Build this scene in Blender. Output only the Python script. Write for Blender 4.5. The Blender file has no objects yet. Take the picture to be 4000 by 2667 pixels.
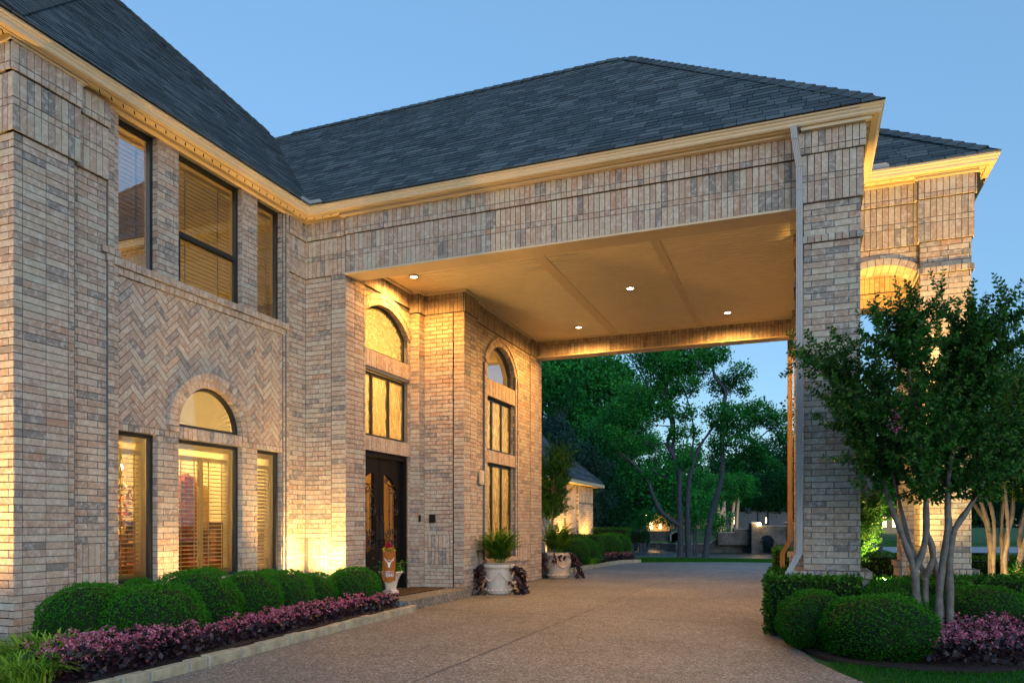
import bpy, math, random
import numpy as np
from mathutils import Vector, Matrix
R = math.radians
random.seed(7); rng = np.random.default_rng(7)
SC = bpy.context.scene
COL = SC.collection

# ------------------------------------------------------------------ camera
cam_d = bpy.data.cameras.new('camera')
cam_d.sensor_width = 36.0; cam_d.lens = 26.29; cam_d.shift_y = 0.1791
cam_d.clip_start = 0.05; cam_d.clip_end = 3000
cam = bpy.data.objects.new('camera', cam_d); COL.objects.link(cam)
cam.location = (0, 0, 1.3); cam.rotation_euler = (R(90), 0, R(21.3))
SC.camera = cam
# ------------------------------------------------------------------ world, sun, exposure
SUN_EL, SUN_AZ = 4.0, 138.0           # sunset glow behind the camera's right shoulder
w = bpy.data.worlds.new('World'); SC.world = w; w.use_nodes = True
wn = w.node_tree; bg = wn.nodes['Background']
sky = wn.nodes.new('ShaderNodeTexSky'); sky.sky_type = 'NISHITA'; sky.sun_disc = False
sky.sun_elevation = R(SUN_EL); sky.sun_rotation = R(SUN_AZ); sky.altitude = 150
sky.air_density = 1.0; sky.dust_density = 0.6; sky.ozone_density = 2.5
_mx = wn.nodes.new('ShaderNodeMix'); _mx.data_type = 'RGBA'; _mx.inputs[0].default_value = .62
wn.links.new(sky.outputs[0], _mx.inputs[6]); _mx.inputs[7].default_value = (.40, .82, 1.42, 1)   # flat blue mixed in to even out the dusk sky gradient
wn.links.new(_mx.outputs[2], bg.inputs[0]); bg.inputs[1].default_value = 0.15
sl = bpy.data.lights.new('sun', 'SUN'); sl.energy = 0.36; sl.angle = R(45); sl.color = (.80, .90, 1.0)
so = bpy.data.objects.new('sun', sl); COL.objects.link(so)
_az, _el = R(SUN_AZ), R(12.0)
so.rotation_euler = Vector((-math.sin(_az)*math.cos(_el), -math.cos(_az)*math.cos(_el), -math.sin(_el))).to_track_quat('-Z', 'Y').to_euler()
SC.view_settings.view_transform = 'Standard'; SC.view_settings.look = 'None'
SC.view_settings.exposure = 1.9; SC.view_settings.gamma = 1.0
SC.render.engine = 'CYCLES'
cy = SC.cycles
cy.use_denoising = True; cy.max_bounces = 7; cy.diffuse_bounces = 4; cy.glossy_bounces = 3
cy.transmission_bounces = 4; cy.transparent_max_bounces = 12; cy.caustics_reflective = False
cy.caustics_refractive = False; cy.sample_clamp_indirect = 4.0

# ------------------------------------------------------------------ materials
def newmat(name):
    m = bpy.data.materials.new(name); m.use_nodes = True
    nt = m.node_tree; b = nt.nodes['Principled BSDF']
    return m, nt, b
def N(nt, t, **kw):
    n = nt.nodes.new(t)
    for k, v in kw.items(): setattr(n, k, v)
    return n
def ramp(nt, stops, interp='LINEAR'):
    r = N(nt, 'ShaderNodeValToRGB'); r.color_ramp.interpolation = interp
    e = r.color_ramp.elements
    while len(e) < len(stops): e.new(0.5)
    for i, (p, c) in enumerate(stops):
        e[i].position = p; e[i].color = (*c, 1) if len(c) == 3 else c
    return r
def noise(nt, scale, detail=4, rough=.55, vec=None, dist=0):
    n = N(nt, 'ShaderNodeTexNoise'); n.inputs['Scale'].default_value = scale
    n.inputs['Detail'].default_value = detail; n.inputs['Roughness'].default_value = rough
    n.inputs['Distortion'].default_value = dist
    if vec is not None: nt.links.new(vec, n.inputs['Vector'])
    return n
def objvec(nt, scale=(1, 1, 1), loc=(0, 0, 0)):
    g = N(nt, 'ShaderNodeNewGeometry'); mp = N(nt, 'ShaderNodeMapping')
    mp.inputs['Scale'].default_value = scale; mp.inputs['Location'].default_value = loc
    nt.links.new(g.outputs['Position'], mp.inputs['Vector']); return mp.outputs[0]
def mixc(nt, fac, a, b, mode='MIX'):
    m = N(nt, 'ShaderNodeMix', data_type='RGBA', blend_type=mode)
    for s, val in ((0, fac), (6, a), (7, b)):
        if isinstance(val, bpy.types.NodeSocket): nt.links.new(val, m.inputs[s])
        elif s == 0: m.inputs[0].default_value = val
        else: m.inputs[s].default_value = (*val, 1)
    return m.outputs[2]
def bump(nt, b, h, strength=.3, dist=.01):
    bp = N(nt, 'ShaderNodeBump'); bp.inputs['Strength'].default_value = strength
    bp.inputs['Distance'].default_value = dist
    nt.links.new(h, bp.inputs['Height']); nt.links.new(bp.outputs[0], b.inputs['Normal'])
def plain(name, col, rough=.6, spec=.3, metal=0, nscale=None, namp=.25, bumps=0):
    m, nt, b = newmat(name)
    b.inputs['Roughness'].default_value = rough; b.inputs['Metallic'].default_value = metal
    b.inputs['Specular IOR Level'].default_value = spec
    if nscale:
        n = noise(nt, nscale, 5, .6, objvec(nt))
        r = ramp(nt, [(.25, tuple(c*(1-namp) for c in col)), (.75, tuple(min(1, c*(1+namp)) for c in col))])
        nt.links.new(n.outputs[0], r.inputs[0]); nt.links.new(r.outputs[0], b.inputs['Base Color'])
        if bumps: bump(nt, b, n.outputs[0], bumps)
    else: b.inputs['Base Color'].default_value = (*col, 1)
    return m
def rndmat(name, stops, rough=.6, spec=.25, transl=0.0, nscale=None):
    """a material whose tint comes from the per-face 'rnd' attribute"""
    m, nt, b = newmat(name)
    a = N(nt, 'ShaderNodeAttribute', attribute_name='rnd')
    r = ramp(nt, stops); nt.links.new(a.outputs['Fac'], r.inputs[0])
    col = r.outputs[0]
    if nscale:
        n = noise(nt, nscale, 4, .6, objvec(nt))
        rr = ramp(nt, [(.3, (.7, .7, .7)), (.7, (1.15, 1.15, 1.15))]); nt.links.new(n.outputs[0], rr.inputs[0])
        col = mixc(nt, 1.0, col, rr.outputs[0], 'MULTIPLY')
    nt.links.new(col, b.inputs['Base Color'])
    b.inputs['Roughness'].default_value = rough; b.inputs['Specular IOR Level'].default_value = spec
    if transl:
        t = N(nt, 'ShaderNodeBsdfTranslucent'); nt.links.new(col, t.inputs[0])
        mx = N(nt, 'ShaderNodeMixShader'); mx.inputs[0].default_value = transl
        out = nt.nodes['Material Output']
        nt.links.new(b.outputs[0], mx.inputs[1]); nt.links.new(t.outputs[0], mx.inputs[2])
        nt.links.new(mx.outputs[0], out.inputs[0])
    return m
def brickmat():
    m, nt, b = newmat('brick_clay')
    a = N(nt, 'ShaderNodeAttribute', attribute_name='rnd')
    r = ramp(nt, [(0, (.215, .205, .19)), (.07, (.27, .245, .22)), (.14, (.35, .28, .225)), (.35, (.405, .305, .235)),
                  (.55, (.44, .36, .28)), (.8, (.47, .41, .33)), (.93, (.43, .41, .335)), (1, (.41, .265, .185))])
    nt.links.new(a.outputs['Fac'], r.inputs[0])
    v = objvec(nt)
    n1 = noise(nt, 16, 6, .65, v, .6); s1 = ramp(nt, [(.48, (0, 0, 0)), (.62, (1, 1, 1))]); nt.links.new(n1.outputs[0], s1.inputs[0])
    sm = N(nt, 'ShaderNodeMath', operation='MULTIPLY'); nt.links.new(s1.outputs[0], sm.inputs[0]); sm.inputs[1].default_value = .5
    c = mixc(nt, sm.outputs[0], r.outputs[0], (.63, .61, .56))
    n2 = noise(nt, 34, 4, .6, v); s2 = ramp(nt, [(.3, (.85, .85, .85)), (.55, (1.03, 1.03, 1.03))]); nt.links.new(n2.outputs[0], s2.inputs[0])
    c = mixc(nt, 1.0, c, s2.outputs[0], 'MULTIPLY')
    nt.links.new(c, b.inputs['Base Color']); b.inputs['Roughness'].default_value = .85
    b.inputs['Specular IOR Level'].default_value = .15
    bump(nt, b, n2.outputs[0], .35, .004)
    return m
M = {}
M['brick'] = brickmat()
M['mortar'] = plain('mortar', (.155, .16, .165), .95, .1, 0, 40, .25)
M['shingle'] = rndmat('roof_shingle', [(0, (.05, .068, .079)), (.4, (.068, .09, .101)), (.75, (.09, .115, .126)), (1, (.125, .152, .163))], .9, .15, 0, 60)
M['roofdeck'] = plain('roof_underlay', (.012, .013, .015), .95)
M['cap'] = rndmat('roof_cap', [(0, (.06, .08, .092)), (1, (.10, .13, .145))], .9, .15, 0, 60)
M['cream'] = plain('cream_trim_paint', (.62, .52, .35), .45, .35, 0, 3, .05)
M['soffit'] = plain('soffit_board_paint', (.64, .55, .38), .55, .3, 0, 4, .05)
M['ceil'] = plain('ceiling_board_paint', (.76, .68, .50), .55, .3, 0, 4, .06)
M['bronze'] = plain('dark_bronze_frame', (.022, .024, .024), .35, .5)
M['iron'] = plain('black_iron', (.012, .011, .010), .4, .5)
M['doorpaint'] = plain('black_door_paint', (.007, .006, .0055), .45, .2)
M['grey_metal'] = plain('grey_downspout_paint', (.34, .36, .37), .4, .4, 0, 5, .06)
M['tan_metal'] = plain('tan_downspout_paint', (.30, .20, .11), .45, .4, 0, 5, .06)
M['blind'] = rndmat('blind_slat', [(0, (.80, .74, .58)), (1, (.82, .76, .62))], .5, .3, .6)
M['shade'] = rndmat('window_shade', [(0, (.78, .72, .58)), (1, (.80, .74, .60))], .6, .2, .22)
M['room'] = plain('room_wall', (.72, .60, .36), .8, .1)
M['wood'] = plain('dark_wood', (.16, .06, .025), .35, .4, 0, 20, .3)
M['curtain'] = plain('red_gold_curtain', (.42, .10, .03), .8, .1, 0, 14, .5)
M['white_flower'] = plain('white_petal', (.85, .85, .82), .6)
M['gold'] = plain('chandelier_brass', (.5, .35, .12), .3, .5, .8)

def glassmat(name, refl, tint=(1, 1, 1)):
    m, nt, b = newmat(name); nt.nodes.remove(b)
    t = N(nt, 'ShaderNodeBsdfTransparent'); t.inputs[0].default_value = (*tint, 1)
    g = N(nt, 'ShaderNodeBsdfGlossy'); g.inputs['Roughness'].default_value = .01
    lw = N(nt, 'ShaderNodeFresnel'); lw.inputs[0].default_value = refl
    mx = N(nt, 'ShaderNodeMixShader')
    nt.links.new(lw.outputs[0], mx.inputs[0]); nt.links.new(t.outputs[0], mx.inputs[1]); nt.links.new(g.outputs[0], mx.inputs[2])
    nt.links.new(mx.outputs[0], nt.nodes['Material Output'].inputs[0]); return m
M['glass'] = glassmat('clear_glass', 2.4, (.92, .94, .9)); M['glass_hi'] = glassmat('reflective_glass', 8.0, (.9, .9, .88))
def rainglass(vert):
    m, nt, b = newmat('rain_glass' + ('_streaked' if vert else '_rippled')); nt.nodes.remove(b)
    v = objvec(nt, (14, 14, 3.0) if vert else (8, 8, 18))
    n = noise(nt, 1.6, 3, .5, v, 1.0)
    bp = N(nt, 'ShaderNodeBump'); bp.inputs['Strength'].default_value = .8; bp.inputs['Distance'].default_value = .02
    nt.links.new(n.outputs[0], bp.inputs['Height'])
    tr = N(nt, 'ShaderNodeBsdfTranslucent'); tr.inputs[0].default_value = (.95, .84, .55, 1)
    nt.links.new(bp.outputs[0], tr.inputs['Normal'])
    tp = N(nt, 'ShaderNodeBsdfTransparent'); tp.inputs[0].default_value = (.9, .80, .52, 1)
    g = N(nt, 'ShaderNodeBsdfGlossy'); g.inputs['Roughness'].default_value = .05; nt.links.new(bp.outputs[0], g.inputs['Normal'])
    m1 = N(nt, 'ShaderNodeMixShader'); r = ramp(nt, [(.35, (.12, .12, .12)), (.65, (.65, .65, .65))]); nt.links.new(n.outputs[0], r.inputs[0])
    nt.links.new(r.outputs[0], m1.inputs[0]); nt.links.new(tp.outputs[0], m1.inputs[1]); nt.links.new(tr.outputs[0], m1.inputs[2])
    fr = N(nt, 'ShaderNodeFresnel'); fr.inputs[0].default_value = 1.5; nt.links.new(bp.outputs[0], fr.inputs['Normal'])
    m2 = N(nt, 'ShaderNodeMixShader'); nt.links.new(fr.outputs[0], m2.inputs[0]); nt.links.new(m1.outputs[0], m2.inputs[1]); nt.links.new(g.outputs[0], m2.inputs[2])
    nt.links.new(m2.outputs[0], nt.nodes['Material Output'].inputs[0]); return m
M['dark_rain'] = glassmat('tinted_door_glass', 1.6, (.50, .36, .16)); M['rain'] = rainglass(True); M['ripple'] = rainglass(False)
def emit(name, col, s):
    m, nt, b = newmat(name)
    b.inputs['Emission Color'].default_value = (*col, 1); b.inputs['Emission Strength'].default_value = s
    b.inputs['Base Color'].default_value = (*col, 1); return m
WARM = (1.0, .62, .25)
M['lamp'] = emit('lit_lamp_lens', (1, .78, .45), 30)
M['bulb'] = emit('lit_bulb', (1, .80, .48), 40)
M['farlamp'] = emit('far_lamp', (1, .6, .2), 25)
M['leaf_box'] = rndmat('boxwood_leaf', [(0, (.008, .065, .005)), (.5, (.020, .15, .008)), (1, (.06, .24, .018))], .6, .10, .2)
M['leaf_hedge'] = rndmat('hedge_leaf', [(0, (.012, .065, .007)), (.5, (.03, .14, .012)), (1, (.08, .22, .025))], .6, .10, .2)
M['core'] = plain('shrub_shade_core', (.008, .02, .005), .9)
M['leaf_crepe'] = rndmat('crepe_leaf', [(0, (.008, .065, .010)), (.5, (.020, .115, .014)), (1, (.06, .19, .02))], .45, .2, .25)
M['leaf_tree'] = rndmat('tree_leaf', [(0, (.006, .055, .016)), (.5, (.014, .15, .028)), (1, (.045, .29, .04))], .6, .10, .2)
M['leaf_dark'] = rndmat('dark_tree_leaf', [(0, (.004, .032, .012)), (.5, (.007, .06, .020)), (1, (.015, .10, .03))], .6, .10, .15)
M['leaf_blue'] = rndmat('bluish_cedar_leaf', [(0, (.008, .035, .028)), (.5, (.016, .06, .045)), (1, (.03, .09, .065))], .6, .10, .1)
M['bark'] = plain('dark_tree_bark', (.055, .068, .085), .9, .1, 0, 14, .5, .5)
M['twig_crepe'] = plain('crepe_twig', (.06, .075, .03), .7, .2)
M['bark_crepe'] = plain('smooth_crepe_bark', (.14, .132, .118), .6, .25, 0, 11, .5, .2)
M['leaf_grass'] = rndmat('liriope_blade', [(0, (.06, .20, .015)), (.5, (.17, .36, .03)), (1, (.36, .50, .07))], .6, .10, .3)
M['leaf_grass2'] = rndmat('cool_grass_blade', [(0, (.03, .14, .03)), (.5, (.06, .24, .06)), (1, (.16, .36, .14))], .6, .10, .3)
M['lawnblade'] = rndmat('lawn_blade', [(0, (.012, .085, .006)), (.5, (.02, .14, .010)), (1, (.05, .2, .02))], .6, .10, .3)
M['fern'] = rndmat('fern_frond', [(0, (.03, .11, .012)), (.5, (.07, .2, .02)), (1, (.14, .3, .035))], .6, .10, .3)
M['vine'] = rndmat('purple_vine_leaf', [(0, (.012, .005, .008)), (1, (.05, .015, .022))], .45, .4, .1)
M['begleaf'] = rndmat('bronze_begonia_leaf', [(0, (.012, .010, .013)), (1, (.045, .02, .03))], .4, .4, .1)
M['begflower'] = rndmat('pink_begonia_petal', [(0, (.26, .03, .08)), (.4, (.46, .12, .20)), (1, (.68, .30, .40))], .6, .2, .3)
M['crepeflower'] = rndmat('crepe_blossom', [(0, (.45, .08, .18)), (1, (.7, .25, .45))], .6, .2, .3)
M['urn'] = plain('cast_stone', (.62, .56, .49), .7, .2, 0, 9, .12, .1)
M['edge_stone'] = plain('sandstone_block', (.36, .33, .23), .85, .1, 0, 7, .4, .5)
M['edge_joint'] = plain('stone_joint', (.30, .31, .32), .9, .1, 0, 20, .2)
M['soil'] = plain('potting_soil', (.02, .012, .008), .95, .05, 0, 30, .4)

class MB:
    """collects faces and links them as ONE mesh object"""
    def __init__(s): s.v = []; s.f = []; s.m = []; s.r = []
    def face(s, pts, m=0, r=None):
        b = len(s.v); s.v.extend(pts); s.f.append(tuple(range(b, b+len(pts)))); s.m.append(m); s.r.append(random.random() if r is None else r)
    def box(s, x0, x1, y0, y1, z0, z1, m=0, r=None):
        r = random.random() if r is None else r
        b = len(s.v)
        s.v.extend([(x0, y0, z0), (x1, y0, z0), (x1, y1, z0), (x0, y1, z0), (x0, y0, z1), (x1, y0, z1), (x1, y1, z1), (x0, y1, z1)])
        for q in ((0, 3, 2, 1), (4, 5, 6, 7), (0, 1, 5, 4), (1, 2, 6, 5), (2, 3, 7, 6), (3, 0, 4, 7)):
            s.f.append(tuple(b+i for i in q)); s.m.append(m); s.r.append(r)
    def hexa(s, p, m=0, r=None):                      # 8 points ordered as in box
        r = random.random() if r is None else r; b = len(s.v); s.v.extend(p)
        for q in ((0, 3, 2, 1), (4, 5, 6, 7), (0, 1, 5, 4), (1, 2, 6, 5), (2, 3, 7, 6), (3, 0, 4, 7)):
            s.f.append(tuple(b+i for i in q)); s.m.append(m); s.r.append(r)
    def tube(s, pts, rad, n=8, m=0, cap=True, r=None):
        pts = [Vector(p) for p in pts]; b = len(s.v); k = len(pts)
        rad = rad if isinstance(rad, (list, tuple)) else [rad]*k
        rr = random.random() if r is None else r
        up = None
        for i, p in enumerate(pts):
            t = (pts[min(i+1, k-1)]-pts[max(i-1, 0)])
            t = t.normalized() if t.length > 1e-9 else Vector((0, 0, 1))
            if up is None: up = t.orthogonal().normalized()
            up = (up - t*up.dot(t)); up = up.normalized() if up.length > 1e-6 else t.orthogonal().normalized()
            sd = t.cross(up)
            for j in range(n):
                a = 2*math.pi*j/n; s.v.append(tuple(p+(up*math.cos(a)+sd*math.sin(a))*rad[i]))
        for i in range(k-1):
            for j in range(n):
                s.f.append((b+i*n+j, b+i*n+(j+1) % n, b+(i+1)*n+(j+1) % n, b+(i+1)*n+j)); s.m.append(m); s.r.append(rr)
        if cap:
            for i in (0, k-1):
                s.f.append(tuple(b+i*n+j for j in range(n))); s.m.append(m); s.r.append(rr)
    def lathe(s, prof, c=(0, 0, 0), n=32, m=0, wob=None):
        b = len(s.v); k = len(prof)
        for (rd, z) in prof:
            for j in range(n):
                a = 2*math.pi*j/n; q = rd if wob is None else rd+wob(a, z, rd)
                s.v.append((c[0]+q*math.cos(a), c[1]+q*math.sin(a), c[2]+z))
        for i in range(k-1):
            for j in range(n):
                s.f.append((b+i*n+j, b+i*n+(j+1) % n, b+(i+1)*n+(j+1) % n, b+(i+1)*n+j)); s.m.append(m); s.r.append(.5)
    def ball(s, c, rx, ry, rz, nu=12, nv=8, m=0):
        s_prof = []; b = len(s.v)
        for i in range(nv+1):
            ph = math.pi*i/nv
            for j in range(nu):
                a = 2*math.pi*j/nu
                s.v.append((c[0]+rx*math.sin(ph)*math.cos(a), c[1]+ry*math.sin(ph)*math.sin(a), c[2]+rz*math.cos(ph)))
        for i in range(nv):
            for j in range(nu):
                s.f.append((b+i*nu+j, b+(i+1)*nu+j, b+(i+1)*nu+(j+1) % nu, b+i*nu+(j+1) % nu)); s.m.append(m); s.r.append(.5)
    def arrays(s, P, F, m=0, r=None):                 # P (n,3), F (k,4) numpy
        b = len(s.v); s.v.extend(map(tuple, P.tolist())); k = len(F)
        s.f.extend(map(tuple, (F+b).tolist())); s.m.extend([m]*k)
        s.r.extend((rng.random(k) if r is None else r).tolist())
    def build(s, name, mats, parent=None, smooth=False, loc=None):
        me = bpy.data.meshes.new(name); me.from_pydata(s.v, [], s.f)
        for m in (mats if isinstance(mats, (list, tuple)) else [mats]): me.materials.append(M[m] if isinstance(m, str) else m)
        me.polygons.foreach_set('material_index', s.m)
        at = me.attributes.new('rnd', 'FLOAT', 'FACE'); at.data.foreach_set('value', s.r)
        if smooth: me.polygons.foreach_set('use_smooth', [True]*len(s.f))
        me.update()
        o = bpy.data.objects.new(name, me); COL.objects.link(o)
        if loc is not None: o.location = loc
        if parent is not None: o.parent = parent
        return o
def tag(o, label=None, cat=None, group=None, kind=None):
    if label: o['label'] = label
    if cat: o['category'] = cat
    if group: o['group'] = group
    if kind: o['kind'] = kind
    return o
def empty(name, loc=(0, 0, 0), label=None, cat=None, group=None, rz=0):
    o = bpy.data.objects.new(name, None); COL.objects.link(o); o.location = loc; o.rotation_euler[2] = rz
    return tag(o, label, cat, group)
def copy_tree(o, parent=None):
    c = o.copy(); COL.objects.link(c)
    if parent is not None: c.parent = parent
    for ch in list(o.children): copy_tree(ch, c)
    return c
def leaves(P, D, L, W, fold=0.0):
    """leaf quads: base P, direction D (unit), length L, width W -> points, faces"""
    n = len(P); D = D/np.linalg.norm(D, axis=1, keepdims=True)
    X = rng.normal(size=(n, 3)); S = np.cross(D, X); S /= np.linalg.norm(S, axis=1, keepdims=True)
    L = np.broadcast_to(np.asarray(L, float), (n,))[:, None]; W = np.broadcast_to(np.asarray(W, float), (n,))[:, None]
    V = np.stack([P, P+D*L*.45+S*W*.5, P+D*L, P+D*L*.45-S*W*.5], 1).reshape(-1, 3)
    return V, np.arange(4*n).reshape(n, 4)
def unit(n):
    x = rng.normal(size=(n, 3)); return x/np.linalg.norm(x, axis=1, keepdims=True)

# ------------------------------------------------------------------ lamps
def lamp(name, kind, loc, power, target=None, angle=90, blend=.6, radius=.05, col=WARM, parent=None):
    l = bpy.data.lights.new(name, kind); l.energy = power; l.color = col; l.shadow_soft_size = radius
    o = bpy.data.objects.new(name, l); COL.objects.link(o); o.location = loc
    if kind == 'SPOT':
        l.spot_size = R(angle); l.spot_blend = blend
        o.rotation_euler = (Vector(target)-Vector(loc)).to_track_quat('-Z', 'Y').to_euler()
    if parent is not None:
        o.parent = parent; o.matrix_parent_inverse = Matrix.Translation(-Vector(parent.location))
    return o
def uplight(loc, target, power, label, angle=110, col=WARM, group=None, radius=.04):
    """small ground spotlight: stake, can, lens and its lamp"""
    t = empty('landscape_light', loc, label, 'light', group)
    d = (Vector(target)-Vector(loc)-Vector((0, 0, .12))).normalized(); c = Vector((0, 0, .12))
    b = MB(); b.tube([(0, 0, -.12), (0, 0, .09)], .012, 8); b.build('stake', 'iron', t)
    b = MB(); b.tube([tuple(c-d*.06), tuple(c+d*.01), tuple(c+d*.06)], [.03, .045, .05], 12); b.build('lamp_can', 'iron', t)
    b = MB(); b.tube([tuple(c+d*.061), tuple(c+d*.066)], .042, 12); b.build('lens', 'lamp', t)
    lamp('lamp', 'SPOT', tuple(Vector(loc)+c+d*.09), power, tuple(Vector(loc)+c+d*5), angle, .7, radius, col, t)
    return t
# ------------------------------------------------------------------ brickwork
def FX(x, s=1): return lambda u, v, n: (x+n*s, u, v)      # wall facing +X (s=1) or -X (s=-1); u=Y
def FY(y, s=-1): return lambda u, v, n: (u, y+n*s, v)     # wall facing -Y (s=-1) or +Y (s=1); u=X
BL, BH, JT = .254, .0762, .0095
def sub_holes(rs, holes):
    for (h0, h1, g0, g1) in holes:
        out = []
        for (a, b, c, d) in rs:
            if a >= h1 or b <= h0 or c >= g1 or d <= g0: out.append((a, b, c, d)); continue
            if a < h0: out.append((a, h0, c, d))
            if b > h1: out.append((h1, b, c, d))
            m0, m1 = max(a, h0), min(b, h1)
            if c < g0: out.append((m0, m1, c, g0))
            if d > g1: out.append((m0, m1, g1, d))
        rs = out
    return rs
def brick(b, fr, a, c, e, d, r, n0=None):
    g = JT/2; j = lambda: random.uniform(-.0012, .0012)
    u0, u1, v0, v1 = a+g+j(), c-g+j(), e+g+j(), d-g+j()
    if u1-u0 < .006 or v1-v0 < .006: return
    n = random.uniform(-.0018, .0018) if n0 is None else n0
    F = [fr(u0, v0, n), fr(u1, v0, n), fr(u1, v1, n), fr(u0, v1, n)]
    K = [fr(u0, v0, -.013), fr(u1, v0, -.013), fr(u1, v1, -.013), fr(u0, v1, -.013)]
    b.face(F, 0, r)
    for i in range(4): b.face([F[i], K[i], K[(i+1) % 4], F[(i+1) % 4]], 0, r)
def clad(b, fr, u0, u1, v0, v1, pat='run', holes=(), arcs=(), off=0.0, lens=None, tone=None):
    """lay bricks: run = running bond, stack = lengths in lens, soldier, header (square row)"""
    rects = []
    if pat in ('run', 'stack', 'third'):
        k = max(1, round((v1-v0)/BH)); h = (v1-v0)/k
        for i in range(k):
            if pat == 'stack':
                u = u0; L = list(lens)
                sc = (u1-u0)/sum(L); L = [x*sc for x in L]
                for x in L: rects.append((u, u+x, v0+i*h, v0+(i+1)*h)); u += x
            else:
                u = u0 - ((BL/2 if pat == 'run' else (BL-.09))*(i % 2)) - off
                while u < u1:
                    a, c = max(u, u0), min(u+BL, u1)
                    if c-a > .012: rects.append((a, c, v0+i*h, v0+(i+1)*h))
                    u += BL
    else:
        k = max(1, round((u1-u0)/BH)); h = (u1-u0)/k
        for i in range(k): rects.append((u0+i*h, u0+(i+1)*h, v0, v1))
    for q in rects:
        r = random.random()
        if tone: r = tone[0]+(tone[1]-tone[0])*r
        for (a, c, e, d) in sub_holes([q], holes):
            pcs = [(a, c, e, d)]
            for (cu, cv, Rr) in arcs:
                nx = []
                for (a, c, e, d) in pcs:
                    if a > cu+Rr or c < cu-Rr or e > cv+Rr or d < cv: nx.append((a, c, e, d)); continue
                    s = max(1, int((c-a)/.035)); w_ = (c-a)/s; run = None
                    for i in range(s):
                        um = a+(i+.5)*w_-cu; e2 = e
                        if abs(um) < Rr: e2 = max(e, cv+math.sqrt(Rr*Rr-um*um))
                        if d-e2 < .015: 
                            if run: nx.append(run)
                            run = None; continue
                        if run and abs(run[2]-e2) < 1e-6: run = (run[0], a+(i+1)*w_, e2, d)
                        else:
                            if run: nx.append(run)
                            run = (a+i*w_, a+(i+1)*w_, e2, d)
                    if run: nx.append(run)
                pcs = nx
            for p in pcs: brick(b, fr, *p, r)
def backing(b, fr, u0, u1, v0, v1, holes=(), arches=(), n=-.0095, m=1):
    """mortar face with openings; arches = (centre u, base v, half width, circle centre v, radius)"""
    us = {u0, u1}
    for h in holes: us |= {min(max(h[0], u0), u1), min(max(h[1], u0), u1)}
    for (cu, bv, hw, cv, Rr) in arches: us |= {cu-hw+2*hw*i/28 for i in range(29)}
    us = sorted(us)
    for a, c in zip(us[:-1], us[1:]):
        if c-a < 1e-5: continue
        mid = (a+c)/2; cuts = [(h[2], h[2], h[3], h[3]) for h in holes if h[0] < mid < h[1]]
        for (cu, bv, hw, cv, Rr) in arches:
            if abs(mid-cu) < hw:
                t = lambda u: cv+math.sqrt(max(0, Rr*Rr-(u-cu)**2)); cuts.append((bv, bv, t(a), t(c)))
        cuts.sort(); la = lc = v0
        for (x, y, ta, tc) in cuts+[(v1, v1, v1, v1)]:
            if x-la > 1e-4 or y-lc > 1e-4:
                b.face([fr(a, la, n), fr(c, lc, n), fr(c, y, n), fr(a, x, n)], m, .5)
            la, lc = ta, tc
def slab(b, fr, u0, u1, v0, v1, depth, n=-.0095, m=1):
    """mortar block behind a clad face"""
    p = [fr(u0, v0, n), fr(u1, v0, n), fr(u1, v0, n-depth), fr(u0, v0, n-depth), fr(u0, v1, n), fr(u1, v1, n), fr(u1, v1, n-depth), fr(u0, v1, n-depth)]
    b.hexa(p, m, .5)
def ring(b, fr, cu, cv, R0, R1, a0, a1, n, n0, n1, gap=.009):
    for i in range(n):
        s, e = a0+(a1-a0)*i/n, a0+(a1-a0)*(i+1)/n
        g0, g1 = gap/2/R0, gap/2/R1
        P = lambda rr, an, nn: fr(cu+rr*math.cos(an), cv+rr*math.sin(an), nn)
        b.hexa([P(R0, s+g0, n1), P(R0, e-g0, n1), P(R0, e-g0, n0), P(R0, s+g0, n0),
                P(R1, s+g1, n1), P(R1, e-g1, n1), P(R1, e-g1, n0), P(R1, s+g1, n0)], 0)
    k = 2*n                                            # mortar bed behind the voussoirs
    for i in range(k):
        s, e = a0+(a1-a0)*i/k, a0+(a1-a0)*(i+1)/k
        P = lambda rr, an, nn: fr(cu+rr*math.cos(an), cv+rr*math.sin(an), nn)
        q = R0+.004; z = R1-.002; t = n1-.008
        b.face([P(q, s, t), P(q, e, t), P(z, e, t), P(z, s, t)], 1, .5)
        b.face([P(q, s, t), P(q, e, t), P(q, e, n0), P(q, s, n0)], 1, .5)
        b.face([P(z, s, t), P(z, e, t), P(z, e, n0), P(z, s, n0)], 1, .5)
def clip_poly(poly, box):
    (a, c, e, d) = box
    for ax, lim, sg in ((0, a, 1), (0, c, -1), (1, e, 1), (1, d, -1)):
        out = []; k = len(poly)
        for i in range(k):
            p, q = poly[i], poly[(i+1) % k]; fp, fq = sg*(p[ax]-lim), sg*(q[ax]-lim)
            if fp >= 0: out.append(p)
            if (fp >= 0) != (fq >= 0):
                t = fp/(fp-fq); out.append((p[0]+t*(q[0]-p[0]), p[1]+t*(q[1]-p[1])))
        poly = out
        if len(poly) < 3: return []
    return poly
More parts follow.
